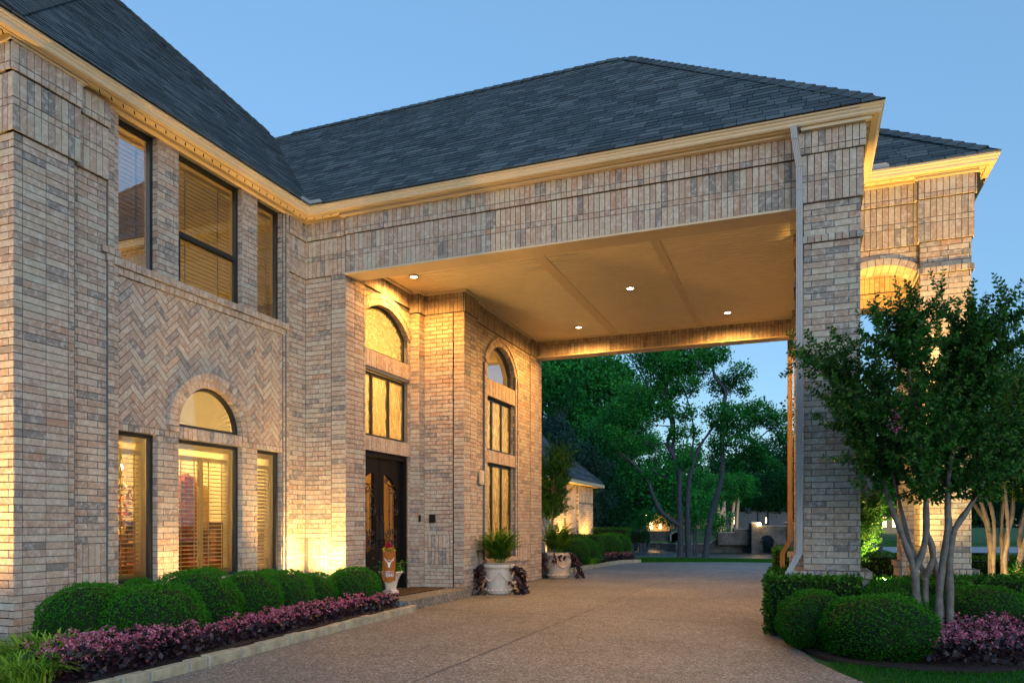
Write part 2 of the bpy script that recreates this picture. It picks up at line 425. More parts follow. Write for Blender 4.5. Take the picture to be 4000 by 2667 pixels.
def herring(b, fr, u0, u1, v0, v1, skip):
    L, W = BL, BH; c = math.sqrt(.5); g = JT/2
    cu, cv = (u0+u1)/2, (v0+v1)/2
    for i in range(-60, 60):
        for j in range(-16, 16):
            ox, oy = i*W + j*(W-L), i*W + j*(W+L)
            for (x0, x1, y0, y1) in ((ox, ox+L, oy, oy+W), (ox, ox+W, oy+W, oy+W+L)):
                r = random.random(); n = random.uniform(-.002, .002)
                hx = x1-x0 > y1-y0; k = 4
                for q in range(k):
                    if hx: xa, xb, ya, yb = x0+(x1-x0)*q/k, x0+(x1-x0)*(q+1)/k, y0, y1
                    else: xa, xb, ya, yb = x0, x1, y0+(y1-y0)*q/k, y0+(y1-y0)*(q+1)/k
                    xa += g*(q == 0 or not hx); xb -= g*(q == k-1 or not hx); ya += g*(q == 0 or hx); yb -= g*(q == k-1 or hx)
                    T = lambda x, y: (cu+(x-y)*c, cv+(x+y)*c)
                    mx, my = T((xa+xb)/2, (ya+yb)/2)
                    if mx < u0-.2 or mx > u1+.2 or my < v0-.2 or my > v1+.2 or skip(mx, my): continue
                    pl = clip_poly([T(xa, ya), T(xb, ya), T(xb, yb), T(xa, yb)], (u0+.004, u1-.004, v0+.004, v1-.004))
                    if len(pl) < 3: continue
                    b.face([fr(p[0], p[1], n) for p in pl], 0, r)
                    for p, s in zip(pl, pl[1:]+pl[:1]): b.face([fr(*p, n), fr(*s, n), fr(*s, -.012), fr(*p, -.012)], 0, r)
Z1, Z2 = 5.23, 5.814                                    # frieze: bottom, string line
def frieze(b, fr, u0, u1, depth=.12, out=.03, ztop=6.09, ends=()):
    """soldier / header / soldier band with a second band proud above it"""
    f1 = lambda u, v, n: fr(u, v, n); f2 = lambda u, v, n: fr(u, v, n+out)
    slab(b, f1, u0+.01, u1-.01, Z1+.006, Z2, depth); slab(b, f2, u0-(out if 'l' in ends else 0)+.01, u1+(out if 'r' in ends else 0)-.01, Z2+.006, ztop, depth)
    clad(b, f1, u0, u1, Z1, Z1+.254, 'soldier'); clad(b, f1, u0, u1, Z1+.254, Z1+.33, 'header'); clad(b, f1, u0, u1, Z1+.33, Z2, 'soldier')
    a, c = u0-(out if 'l' in ends else 0), u1+(out if 'r' in ends else 0)
    clad(b, f2, a, c, Z2, Z2+.076, 'header'); clad(b, f2, a, c, Z2+.076, ztop, 'soldier')
def panel(b, fr, u0, u1):
    clad(b, fr, u0, u1, .84, 1.094, 'soldier'); clad(b, fr, u0, u1, .764, .84, 'header'); clad(b, fr, u0, u1, .51, .764, 'soldier')
BM = ['brick', 'mortar']

# ------------------------------------------------------------------ the house
house = empty('brick_house', (0, 0, 0), 'two storey brick house with dark shingle roof and a lit drive-through entrance', 'house')
# corner pier at the near end of the front wall
b = MB(); f = FX(-7.35)
b.box(-8.3, -7.3595, 5.1595, 5.83, -.3, 6.3, 1)
clad(b, f, 5.15, 5.82, .06, Z1, 'stack', lens=[.093, .254, .254, .075])
f2 = FY(5.15); slab(b, f2, -12, -7.36, -.3, 6.3, .3)
clad(b, f2, -9.2, -7.35, .06, Z1, 'third')
frieze(b, FX(-7.315), 5.115, 5.87, ends=('l',)); frieze(b, FY(5.115), -9.2, -7.315)
b.build('corner_pier', BM, house)
# window bay wall
HY = [(6.45, 7.03), (7.37, 8.53), (8.85, 9.40)]
upper = [(a, c, 4.40, 6.09) for a, c in HY]; lower = [(a, c, .60, 2.41) for a, c in HY]
ACY, ACZ, AR = 7.945, 2.57, .585
b = MB(); f = FX(-7.45)
backing(b, f, 5.82, 10.0, -.3, 6.15, upper+lower, [(ACY, ACZ, AR, ACZ, AR)])
for a, c in HY:                                         # jambs, heads and sills of the openings
    for (z0, z1) in ((4.40, 6.09), (.60, 2.41)):
        fy = FY(c); clad(b, fy, -7.56, -7.452, z0, z1, 'stack', lens=[1])
        fy = FY(a, 1); clad(b, fy, -7.56, -7.452, z0, z1, 'stack', lens=[1])
        b.face([(-7.46, a, z1), (-7.46, c, z1), (-7.6, c, z1), (-7.6, a, z1)], 1); b.face([(-7.46, a, z0), (-7.46, c, z0), (-7.6, c, z0), (-7.6, a, z0)], 1)
        b.face([(-7.46, c+.01, z0), (-7.6, c+.01, z0), (-7.6, c+.01, z1), (-7.46, c+.01, z1)], 1); b.face([(-7.46, a-.01, z0), (-7.6, a-.01, z0), (-7.6, a-.01, z1), (-7.46, a-.01, z1)], 1)
clad(b, f, 6.45, 9.41, .06, .60, 'run')
for a, c in ((7.03, 7.37), (8.53, 8.85)):
    clad(b, f, a, c, .60, 2.41, 'third'); clad(b, f, a, c, 4.40, 6.12, 'run')
clad(b, f, 6.45, 7.37, 2.41, 2.49, 'header'); clad(b, f, 8.53, 9.41, 2.41, 2.49, 'header')
clad(b, f, 7.37, 8.53, 2.41, 2.565, 'soldier')
# plain field beside the corner pier, with base panel and frieze
f = FX(-7.42); slab(b, f, 5.82, 6.28, -.3, 6.15, .05)
clad(b, f, 5.83, 6.28, 1.094, Z1, 'run', off=.05); panel(b, f, 5.90, 6.28); clad(b, f, 5.83, 6.28, .06, .51, 'run'); clad(b, f, 5.83, 5.90, .51, 1.094, 'stack', lens=[1])
frieze(b, FX(-7.385), 5.87, 6.28)
for a, c, x in ((6.285, 6.37, -7.40), (6.372, 6.45, -7.43), (9.41, 9.455, -7.43), (9.455, 9.515, -7.405)):
    f = FX(x); slab(b, f, a, c, -.3, 6.1, .08); clad(b, f, a, c, .06, 6.1, 'stack', lens=[1])
# inner corner
f = FX(-7.45)
clad(b, f, 9.52, 9.98, 1.094, Z1, 'run'); panel(b, f, 9.56, 9.95); clad(b, f, 9.52, 9.98, .06, .51, 'run')
frieze(b, FX(-7.42), 9.52, 9.98)
f = FY(9.98); slab(b, f, -7.7, -6.93, -.3, 6.15, .3)
clad(b, f, -7.45, -6.95, 1.094, Z1, 'run'); panel(b, f, -7.40, -7.02); clad(b, f, -7.45, -6.95, .06, .51, 'run'); clad(b, f, -7.02, -6.95, .51, 1.094, 'stack', lens=[1])
frieze(b, FY(9.95), -7.45, -6.67)
b.build('window_bay_wall', BM, house)
b = MB(); f = FX(-7.45)
herring(b, f, 6.45, 9.41, 2.49, 4.215, lambda y, z: math.hypot(y-ACY, z-ACZ) < .72 or (z < 2.58 and abs(y-ACY) < .60))
b.build('herringbone_panel', BM, house)
b = MB()
for z0, z1, x in ((4.215, 4.305, -7.425), (4.305, 4.40, -7.395)):
    f = FX(x); slab(b, f, 6.36, 9.50, z0, z1, .2); clad(b, f, 6.36, 9.50, z0, z1, 'header', tone=(.12, .8))
for a, z0, z1, x in ((6.20, 4.40, 4.48, -7.385), (6.26, 4.32, 4.40, -7.39)):
    f = FX(x); slab(b, f, a, 6.45, z0, z1, .1); clad(b, f, a, 6.45, z0, z1, 'header')
b.build('sill_course', BM, house)
b = MB(); f = FX(-7.45)
ring(b, f, ACY, ACZ-.01, .585, .675, 0, math.pi, 27, -.16, .018); ring(b, f, ACY, ACZ-.01, .677, .765, 0, math.pi, 30, -.05, .036)
for s in (-1, 1):
    for k_, (r0, r1) in enumerate(((.585, .675), (.677, .765))):
        for q in range(1): brick(b, lambda u, v, n: f(u, v, n+.018+.018*k_), min(ACY+s*r0, ACY+s*r1), max(ACY+s*r0, ACY+s*r1), 2.485, 2.56, random.random())
b.build('window_arch', BM, house)

# front pier of the porte-cochere and entrance beam
b = MB()
f = FY(9.95); b.box(-6.95, -6.6795, 9.9595, 10.52, -.3, 6.15, 1); clad(b, f, -6.935, -6.67, .06, Z1, 'stack', lens=[1])
f = FX(-6.67); clad(b, f, 9.95, 10.52, .06, 5.2, 'stack', lens=[.254, .254, .06])
b.build('entry_pier', BM, house)
b = MB()
b.box(-6.67, .0, 9.9395, 10.27, 5.23, 6.16, 1); frieze(b, FY(9.915), -6.64, .01, depth=.02)
b.build('entrance_beam', BM, house)
b = MB(); b.box(-6.668, -.001, 9.905, 10.285, 5.203, 5.2295, 0); b.build('beam_soffit_panel', ['cream'], house)
b = MB(); b.box(-5.83, -.19, 16.445, 16.81, 5.19, 5.2095, 0); b.build('beam_soffit_panel', ['cream'], house)
# columns on plinths
def column(x0, x1, y0, y1, name='column'):
    b = MB(); b.box(x0+.0095, x1-.0095, y0+.0095, y1-.0095, -.2, 6.15, 1)
    def four(o, z0, z1, pat, **k):
        clad(b, FY(y0-o), x0-o, x1+o, z0, z1, pat, **k); clad(b, FY(y1+o, 1), x0-o, x1+o, z0, z1, pat, **k)
        clad(b, FX(x0-o, -1), y0-o, y1+o, z0, z1, pat, **k); clad(b, FX(x1+o), y0-o, y1+o, z0, z1, pat, **k)
    def bx(o, z0, z1): b.box(x0-o+.0095, x1+o-.0095, y0-o+.0095, y1+o-.0095, z0, z1, 1)
    four(0, .75, 4.74, 'third'); four(0, 4.83, Z1, 'third')
    bx(.03, 4.745, 4.825); four(.03, 4.74, 4.83, 'header')
    bx(.035, Z1, Z2); four(.035, Z1, Z1+.254, 'soldier'); four(.035, Z1+.254, Z1+.33, 'header'); four(.035, Z1+.33, Z2, 'soldier')
    bx(.06, Z2, 6.12); four(.06, Z2, Z2+.076, 'header'); four(.06, Z2+.076, 6.09, 'soldier')
    bx(.09, -.1, .66); four(.09, .05, .66, 'third'); bx(.12, .665, .745); four(.12, .66, .75, 'header')
    return b.build(name, BM, house)
column(0.0, .635, 9.855, 10.55)
column(-.18, .455, 15.95, 16.85)
# pavilion with arches on the outer side
b = MB()
def pier(x0, x1, y0, y1):
    b.box(x0+.0095, x1-.0095, y0+.0095, y1-.0095, -.2, 6.15, 1)
    for fr, a, c in ((FY(y0), x0, x1), (FX(x0, -1), y0, y1), (FX(x1), y0, y1), (FY(y1, 1), x0, x1)):
        clad(b, fr, a, c, .70, 4.78, 'third'); clad(b, fr, a, c, 4.87, Z1, 'third')
        up = lambda o, fr=fr: (lambda u, v, n: fr(u, v, n+o))
        slab(b, up(.03), a-.03, c+.03, 4.785, 4.865, .05); clad(b, up(.03), a-.03, c+.03, 4.78, 4.87, 'header')
        frieze(b, up(.03), a-.03, c+.03, depth=.02)
        slab(b, up(.05), a-.05, c+.05, -.1, .61, .05); clad(b, up(.05), a-.05, c+.05, .05, .61, 'third')
        slab(b, up(.08), a-.08, c+.08, .615, .70, .08); clad(b, up(.08), a-.08, c+.08, .61, .70, 'header')
for y0, y1 in ((11.78, 12.40), (13.95, 14.57)):
    pier(1.514, 2.136, y0, y1); pier(-.11, .5, y0, y1)
def archwall(fr, a, c, depth, sgn):
    cu = (a+c)/2; hw = (c-a)/2; rise = .16; Rr = (hw*hw+rise*rise)/2/rise; cv = 5.0-Rr
    backing(b, fr, a, c, 4.6, 6.15, (), [(cu, 4.6, hw, cv, Rr)])
    clad(b, fr, a, c, 4.6, Z1, 'run', arcs=[(cu, cv, Rr+.045)])
    an = math.asin(hw/Rr); ring(b, fr, cu, cv, Rr, Rr+.095, math.pi/2-an, math.pi/2+an, max(10, int(2*hw/.085)), -depth, .02)
    frieze(b, lambda u, v, n: fr(u, v, n+.03), a, c, depth=.02)
archwall(FY(11.87), .5, 1.514, .3, -1); archwall(FY(12.30, 1), .5, 1.514, .14, 1)
archwall(FY(14.10), .5, 1.514, .3, -1); archwall(FY(14.50, 1), .5, 1.514, .14, 1)
archwall(FX(2.06), 12.40, 13.95, .3, 1); archwall(FX(1.62, -1), 12.40, 13.95, .14, 1)
archwall(FX(.42), 12.40, 13.95, .3, 1); archwall(FX(-.02, -1), 12.40, 13.95, .14, 1)
b.box(.0, 2.0, 11.95, 14.4, 5.62, 5.66, 1)
b.build('arched_pavilion', BM, house)
b = MB(); b.box(-.05, .60, 10.56, 11.9, 5.24, 6.15, 1); b.box(-.05, .60, 14.5, 15.94, 5.24, 6.15, 1)
for a, c in ((10.56, 11.9), (14.5, 15.94)):
    for fr in (FX(-.06, -1), FX(.63)): clad(b, fr, a, c, Z1, Z1+.254, 'soldier'); clad(b, fr, a, c, Z1+.254, Z1+.33, 'header'); clad(b, fr, a, c, Z1+.33, Z2, 'soldier'); clad(b, fr, a, c, Z2, 6.09, 'soldier')
b.build('side_beam', BM, house)
# entry alcove
b = MB(); DX = -6.78
segc = lambda hw, rise, top: ((hw*hw+rise*rise)/2/rise, top-(hw*hw+rise*rise)/2/rise)
R1_, C1_ = segc(.82, .40, 5.08)
f = FX(DX)
backing(b, f, 10.40, 12.21, -.1, 6.1, [(10.46, 12.13, .1, 2.55), (10.46, 12.13, 2.80, 3.90)], [(11.30, 4.24, .82, C1_, R1_)])
clad(b, lambda u, v, n: f(u, v, n+.02), 10.46, 12.19, 2.55, 2.80, 'soldier', tone=(.2, .8)); slab(b, lambda u, v, n: f(u, v, n+.02), 10.46, 12.19, 2.55, 2.80, .1)
clad(b, lambda u, v, n: f(u, v, n+.02), 10.46, 12.16, 3.96, 4.24, 'soldier', tone=(.2, .8)); clad(b, f, 10.46, 12.16, 3.90, 3.96, 'header'); slab(b, lambda u, v, n: f(u, v, n+.02), 10.46, 12.16, 3.91, 4.24, .1)
clad(b, f, 12.12, 12.21, .153, 2.55, 'stack', lens=[1]); clad(b, f, 12.12, 12.21, 2.80, 5.2, 'stack', lens=[1], holes=[(12.1, 12.17, 3.9, 4.24)])
clad(b, f, 10.46, 12.14, 4.7, 5.2, 'run', arcs=[(11.30, C1_, R1_+.13)])
an = math.asin(.82/R1_); ring(b, f, 11.30, C1_, R1_, R1_+.10, math.pi/2-an, math.pi/2+an, 20, -.13, .03); ring(b, f, 11.30, C1_, R1_+.102, R1_+.19, math.pi/2-an, math.pi/2+an, 21, -.05, .045)
slab(b, lambda u, v, n: f(u, v, n+.03), 10.4, 12.2, 5.28, 6.0, .05); clad(b, lambda u, v, n: f(u, v, n+.03), 10.52, 12.2, 5.28, 5.56, 'soldier')
b.box(-6.95, -6.5995, 12.2095, 12.7, -.1, 6.1, 1)
ef = lambda fr, a, c: (slab(b, lambda u, v, n: fr(u, v, n+.03), a, c, 5.2, 6.0, .04), clad(b, lambda u, v, n: fr(u, v, n+.03), a, c, 5.2, 5.455, 'soldier'), clad(b, lambda u, v, n: fr(u, v, n+.03), a, c, 5.455, 5.58, 'soldier'))
f = FY(12.2); clad(b, f, -6.78, -6.59, .155, 5.2, 'stack', lens=[.19]); ef(f, -6.78, -6.56)
f = FX(-6.59); clad(b, f, 12.2, 12.4, .155, 5.2, 'stack', lens=[1]); ef(f, 12.17, 12.4)
f = FY(12.4); slab(b, f, -6.6, -5.78, -.1, 6.1, .3)
clad(b, f, -6.59, -6.0, 1.12, 5.2, 'run'); clad(b, f, -6.59, -6.0, .155, .577, 'run')
pf = lambda u, v, n: f(u, v, n+.012); slab(b, pf, -6.585, -6.06, .577, 1.12, .05)
clad(b, pf, -6.585, -6.06, .577, .815, 'soldier'); clad(b, pf, -6.585, -6.06, .815, .882, 'header'); clad(b, pf, -6.585, -6.06, .882, 1.12, 'soldier'); clad(b, f, -6.06, -6.0, .577, 1.12, 'stack', lens=[1])
clad(b, f, -5.985, -5.77, .155, 5.2, 'stack', lens=[1]); ef(f, -6.59, -5.74)
f = FX(-5.77); b.box(-6.3, -5.7795, 12.4095, 12.95, -.1, 6.1, 1); clad(b, f, 12.4, 12.95, .02, 5.2, 'stack', lens=[.254, .254]); ef(f, 12.37, 12.98)
b.build('entry_wall', BM, house)
# wall with the tall window stack
b = MB(); f = FX(-5.86); WY0, WY1, WC = 13.62, 15.18, 14.40
R2_, C2_ = segc(.78, .48, 4.98)
backing(b, f, 12.94, 16.16, -.1, 6.1, [(WY0, WY1, .62, 2.55), (WY0, WY1, 2.80, 3.88)], [(WC, 4.22, .78, C2_, R2_)])
hs = [(WY0, WY1, .62, 4.55)]
clad(b, f, 12.95, 16.15, .02, 5.2, 'run', holes=hs, arcs=[(WC, C2_, R2_+.05)])
for z0, z1 in ((2.55, 2.80), (3.88, 4.22)): slab(b, f, WY0, WY1+.03, z0, z1, .1, n=.005); clad(b, lambda u, v, n: f(u, v, n+.015), WY0, WY1+.03, z0, z1, 'soldier', tone=(.2, .8))
an = math.asin(.78/R2_); ring(b, f, WC, C2_, R2_, R2_+.09, math.pi/2-an, math.pi/2+an, 22, -.1, .03); ring(b, f, WC, C2_, R2_+.092, R2_+.175, math.pi/2-an, math.pi/2+an, 22, -.05, .05)
for s in (WY0-.17, WY1+.0):
    for k_ in (0, 1):
        a = s+.085*k_; q = lambda u, v, n, o=(.05 if (k_ == 0) == (s < WC) else .03): f(u, v, n+o)
        slab(b, q, a, a+.085, .62, 4.50, .06); clad(b, q, a, a+.085, .62, 4.50, 'stack', lens=[1])
fy = FY(WY1); clad(b, fy, -5.98, -5.86, .62, 4.5, 'stack', lens=[1]); b.face([(-5.86, WY1+.009, .62), (-6, WY1+.009, .62), (-6, WY1+.009, 4.5), (-5.86, WY1+.009, 4.5)], 1)
b.box(-6.0, -5.80, WY0-.1, WY1+.2, .54, .62, 0); ef(f, 12.95, 16.15)
pf = lambda u, v, n: f(u, v, n+.02)
for a, c in ((13.0, 13.4), (15.45, 16.1)): slab(b, pf, a, c, .50, 1.10, .05); clad(b, pf, a, c, .50, .81, 'soldier'); clad(b, pf, a, c, .81, .87, 'header'); clad(b, pf, a, c, .87, 1.10, 'soldier')
b.build('tall_window_wall', BM, house)
b = MB(); b.box(-6.6, -5.8395, 16.1595, 16.9, -.1, 6.1, 1)
f = FY(16.15); clad(b, f, -5.98, -5.83, .02, 5.2, 'stack', lens=[1]); ef(f, -6.0, -5.80)
f = FX(-5.83); clad(b, f, 16.15, 16.9, .02, 5.2, 'stack', lens=[.254, .254, .21]); ef(f, 16.12, 16.46)
b.build('rear_pier', BM, house)
b = MB(); b.box(-5.83, -.18, 16.46, 16.80, 5.2095, 6.15, 1)
f = FY(16.45); clad(b, f, -5.80, -.18, 5.21, 5.464, 'soldier'); clad(b, f, -5.80, -.18, 5.464, 5.62, 'soldier')
f = FY(16.81, 1); clad(b, f, -5.80, -.18, 5.21, 5.464, 'soldier'); clad(b, f, -5.80, -.18, 5.464, 6.1, 'run')
b.build('rear_beam', BM, house)
# ceiling boards with two battens and a trim
b = MB(); y = 10.29
while y < 16.44:
    b.box(-7.1, .55, y, min(y+.100, 16.44), 5.580, 5.60, 0); y += .120
b.box(-7.1, .6, 10.28, 16.46, 5.601, 5.62, 1)
cl = b.build('porch_ceiling', ['ceil', 'roofdeck'], house)
b = MB()
for x0, x1 in ((-4.02, -3.84), (-2.15, -2.02)): b.box(x0, x1, 10.29, 16.44, 5.5705, 5.5795)
b.build('batten', ['cream'], cl)
b = MB()
for q in ((-6.75, -6.56, 12.12, 12.17), (-6.56, -6.51, 12.12, 12.36), (-6.56, -5.69, 12.32, 12.37), (-5.74, -5.69, 12.37, 13.0), (-5.83, -5.78, 13.0, 16.1), (-5.80, -.2, 16.39, 16.44), (-6.75, -6.70, 10.52, 12.12)): b.box(*q, 5.545, 5.5795)
b.build('ceiling_trim', ['ceil'], cl)
for x, y in ((-6.24, 11.36), (-2.91, 13.33), (-4.52, 15.55), (-1.42, 15.56)):
    b = MB(); b.lathe([(.055, 0), (.085, 0), (.09, .012), (.09, .03)], (x, y, 5.555), 24)
    t = b.build('ceiling_light', ['cream'], house)
    b = MB(); b.lathe([(.0005, 0), (.056, .0)], (x, y, 5.562), 24); b.build('lens', ['lamp'], t)
    lamp('downlight', 'SPOT', (x, y, 5.54), 105 if x < -6 else 140, (x, y, 0), 168, .5, .05, (1, .43, .085) if x < -6 else (1, .46, .10), house)

# ------------------------------------------------------------------ windows and doors
def window(x, y0, y1, z0, z1, mull=(), rail=None, pane='glass', fw=.045, d=.06, arch=None, out=1):
    """dark framed window in a wall facing +X; arch = (centre, circle centre z, radius, spring half width)"""
    b = MB()
    b.box(x-d, x, y0, y0+fw, z0, z1); b.box(x-d, x, y1-fw, y1, z0, z1); b.box(x-d, x, y0+fw, y1-fw, z0, z0+fw)
    if arch is None: b.box(x-d, x, y0+fw, y1-fw, z1-fw, z1)
    for mz in mull: b.box(x-d+.004, x-.004, mz-.03, mz+.03, z0+fw, z1-fw)
    if rail: b.box(x-d+.005, x+.012, y0+fw, y1-fw, rail-.035, rail+.03); b.box(x-.02, x+.008, y1-fw-.05, y1-fw, z0+fw, rail); b.box(x-.02, x+.008, y0+fw, y0+fw+.05, z0+fw, rail)
    if arch:
        cu, cv, Rr, hw = arch; k = 26; an = math.asin(min(1, hw/Rr)); f = FX(x)
        for i in range(k):
            s, e = math.pi/2-an+2*an*i/k, math.pi/2-an+2*an*(i+1)/k
            P = lambda rr, a_, n: f(cu+rr*math.cos(a_), cv+rr*math.sin(a_), n)
            b.hexa([P(Rr-fw, s, 0), P(Rr-fw, e, 0), P(Rr-fw, e, -d), P(Rr-fw, s, -d), P(Rr, s, 0), P(Rr, e, 0), P(Rr, e, -d), P(Rr, s, -d)])
    o = b.build('window', ['bronze'], house)
    b = MB(); xp = x-d*.55
    if arch:
        k = 26; pts = [(xp, cu-hw, z0+.01), (xp, cu+hw, z0+.01)]
        for i in range(k+1):
            a_ = math.pi/2-an+2*an*i/k; pts.append((xp, cu+(Rr-.02)*math.cos(a_), cv+(Rr-.02)*math.sin(a_)))
        b.face(pts)
    else: b.face([(xp, y0+.01, z0+.01), (xp, y1-.01, z0+.01), (xp, y1-.01, z1-.01), (xp, y0+.01, z1-.01)])
    b.build('pane', [pane], o)
    return o
def blind(o, x, y0, y1, z0, z1, step, tilt, stile=None, w=.045):
    b = MB(); z = z0+.02
    spans = [(y0, y1)] if stile is None else [(y0, stile-.035), (stile+.035, y1)]
    while z < z1-.05:
        for a, c in spans:
            dz = math.sin(tilt)*w/2; dx = math.cos(tilt)*w/2
            b.hexa([(x-dx, a, z+dz-.0045), (x+dx, a, z-dz-.0045), (x+dx, c, z-dz-.0045), (x-dx, c, z+dz-.0045), (x-dx, a, z+dz+.0045), (x+dx, a, z-dz+.0045), (x+dx, c, z-dz+.0045), (x-dx, c, z+dz+.0045)])
        z += step
    for a, c in spans:
        b.box(x-.03, x+.03, a, c, z1-.05, z1)
        for t in (.22, .78): b.box(x+.024, x+.026, a+(c-a)*t-.009, a+(c-a)*t+.009, z0, z1)
    if stile: b.box(x-.02, x+.03, stile-.032, stile+.032, z0, z1)
    b.build('blind', ['blind'], o)
def liner(o, x, y0, y1, z0, z1):                        # painted inner frame that shows beside the blind
    b = MB()
    b.box(x-.16, x-.062, y0+.001, y0+.07, z0, z1); b.box(x-.16, x-.062, y1-.07, y1-.001, z0, z1); b.box(x-.16, x-.062, y0+.07, y1-.07, z0, z0+.05); b.box(x-.16, x-.062, y0+.07, y1-.07, z1-.06, z1)
    b.build('inner_frame', ['blind'], o)
WX = -7.53
for i, (a, c) in enumerate(HY):
    o = window(WX, a, c, 4.40, 6.09, rail=5.07 if i == 1 else None, pane='glass_hi' if i == 0 else 'glass')
    blind(o, WX-.13, a+.05, c-.05, 4.43, 6.02, .055, .42)
    o = window(WX, a, c, .60, 2.41)
    liner(o, WX, a+.045, c-.045, .645, 2.365)
    blind(o, WX-.12, a+.115, c-.115, .68, 2.22 if i != 2 else 2.2, .054, .10 if i < 2 else .70, stile=7.93 if i == 1 else None)
o = window(WX, ACY-AR, ACY+AR, 2.565, 2.60, arch=(ACY, ACZ, AR-.005, AR-.006))
b = MB()                                                # sunburst shade in the half-round window
for i in range(26):
    s, e = math.pi*i/26, math.pi*(i+1)/26; m_ = (s+e)/2
    P = lambda r_, a_, dx: (WX-.10+dx, ACY+r_*math.cos(a_), 2.60+r_*math.sin(a_))
    b.face([P(.03, s, 0), P(.53, s, 0), P(.53, m_, .055), P(.03, m_, .006)], 0); b.face([P(.03, m_, .006), P(.53, m_, .055), P(.53, e, 0), P(.03, e, 0)], 0)
b.build('sunburst_shade', ['shade'], o)
EX = DX-.08
m3 = [10.46+1.67/3, 10.46+1.67*2/3]
window(EX, 10.46, 12.13, 2.80, 3.90, mull=m3, pane='rain', fw=.05); window(EX, 10.48, 12.12, 4.24, 4.9, arch=(11.30, C1_, R1_, .82), pane='ripple', fw=.05)
m3 = [WY0+(WY1-WY0)/3, WY0+(WY1-WY0)*2/3]
window(-5.95, WY0, WY1, .62, 2.55, mull=m3, pane='rain', fw=.05); window(-5.95, WY0, WY1, 2.80, 3.88, mull=m3, pane='rain', fw=.05)
window(-5.95, WY0+.0, WY1, 4.22, 4.50, arch=(WC, C2_, R2_, .78), pane='glass_hi', fw=.05)
# double iron entry door
b = MB(); dx = EX-.06
b.box(dx-.08, dx+.10, 10.46, 10.54, .153, 2.55); b.box(dx-.08, dx+.10, 12.05, 12.13, .153, 2.55); b.box(dx-.08, dx+.10, 10.54, 12.05, 2.46, 2.55)
door = b.build('entry_door', ['doorpaint'], house)
def spiral(c, r0, turns, a0, k=26, s=1):
    return [(c[0]+r0*(1-t*.86)*math.cos(a0+s*turns*2*math.pi*t), c[1]+r0*(1-t*.86)*math.sin(a0+s*turns*2*math.pi*t)) for t in [i/k for i in range(k+1)]]
for y0, y1, sg in ((10.54, 11.285, -1), (11.305, 12.05, 1)):
    b = MB(); g0, g1, gz0, gz1 = y0+.15, y1-.15, .78, 2.20
    b.box(dx-.03, dx+.03, y0, g0, .16, 2.45); b.box(dx-.03, dx+.03, g1, y1, .16, 2.45); b.box(dx-.03, dx+.03, g0, g1, .16, gz0)
    k = 14                                              # arched head and curved foot of the glass opening
    for i in range(k):
        a, c = g0+(g1-g0)*i/k, g0+(g1-g0)*(i+1)/k
        h = lambda y: gz1-.26*((y-(g0 if sg > 0 else g1))/(g1-g0))**2
        b.hexa([(dx-.03, a, h(a)), (dx+.03, a, h(a)), (dx+.03, c, h(c)), (dx-.03, c, h(c)), (dx-.03, a, 2.45), (dx+.03, a, 2.45), (dx+.03, c, 2.45), (dx-.03, c, 2.45)])
        q = lambda y: gz0+.16*(1-abs((y-(g0 if sg > 0 else g1))/(g1-g0)))**2
        b.hexa([(dx-.028, a, gz0-.01), (dx+.028, a, gz0-.01), (dx+.028, c, gz0-.01), (dx-.028, c, gz0-.01), (dx-.028, a, q(a)), (dx+.028, a, q(a)), (dx+.028, c, q(c)), (dx-.028, c, q(c))])
    b.box(dx+.03, dx+.045, g0+.02, g1-.02, .24, .64)
    lf = b.build('door_leaf', ['doorpaint'], door)
    b = MB(); b.face([(dx-.01, g0-.01, gz0), (dx-.01, g1+.01, gz0), (dx-.01, g1+.01, gz1), (dx-.01, g0-.01, gz1)]); b.build('door_glass', ['dark_rain'], lf)
    b = MB(); ym = (g0+g1)/2; gw = g1-g0
    path = lambda pl, r_=.010: b.tube([(dx+.045, p[0], p[1]) for p in pl], r_, 6)
    path([(ym-.06, .92), (ym-.06, 1.95)], .009); path([(ym+.07, .95), (ym+.07, 1.85)], .009)
    for (cy_, cz_, r_, a_, s_) in ((ym-.02, 1.92, .10, math.pi, -1), (ym+.13, 1.83, .09, 0, 1), (ym+.15, 1.55, .10, math.pi/2, -1), (ym-.08, 1.16, .10, math.pi, 1), (ym+.10, 1.20, .09, 0, -1), (ym-.04, .98, .11, math.pi, 1), (ym+.13, .97, .09, -math.pi/2, 1), (g0+.05, 2.08, .06, 0, 1)):
        path(spiral((cy_, cz_), r_, 1.4, a_, s=s_))
    path([(g0+.01, 2.05), (ym, 1.98), (ym+.10, 2.02), (g1-.01, 1.95)]); path([(g0+.01, .90), (ym-.03, .86), (g1-.02, .98)])
    for z in (1.32, 1.55): b.ball((dx+.045, ym-.06, z), .018, .018, .022, 8, 6); b.ball((dx+.045, ym+.07, z+.1), .018, .018, .022, 8, 6)
    b.build('scrollwork', ['iron'], lf)
    b = MB(); hy = (y1-.06 if sg < 0 else y0+.06)
    b.tube([(dx+.03, hy, 1.02), (dx+.08, hy, 1.04), (dx+.085, hy, 1.2), (dx+.08, hy, 1.36), (dx+.03, hy, 1.38)], .013, 8); b.box(dx+.03, dx+.04, hy-.03, hy+.03, .98, 1.46); b.build('handle', ['iron'], lf)
b = MB(); b.box(-6.468, -6.352, 12.355, 12.4, 1.35, 1.50); b.box(-6.445, -6.375, 12.345, 12.355, 1.37, 1.48); b.build('intercom_panel', ['iron'], house)
b = MB(); b.box(-6.588, -6.555, 12.17, 12.2, 1.365, 1.485); b.ball((-6.571, 12.168, 1.45), .009, .006, .009, 8, 6); b.build('doorbell', ['iron'], house)
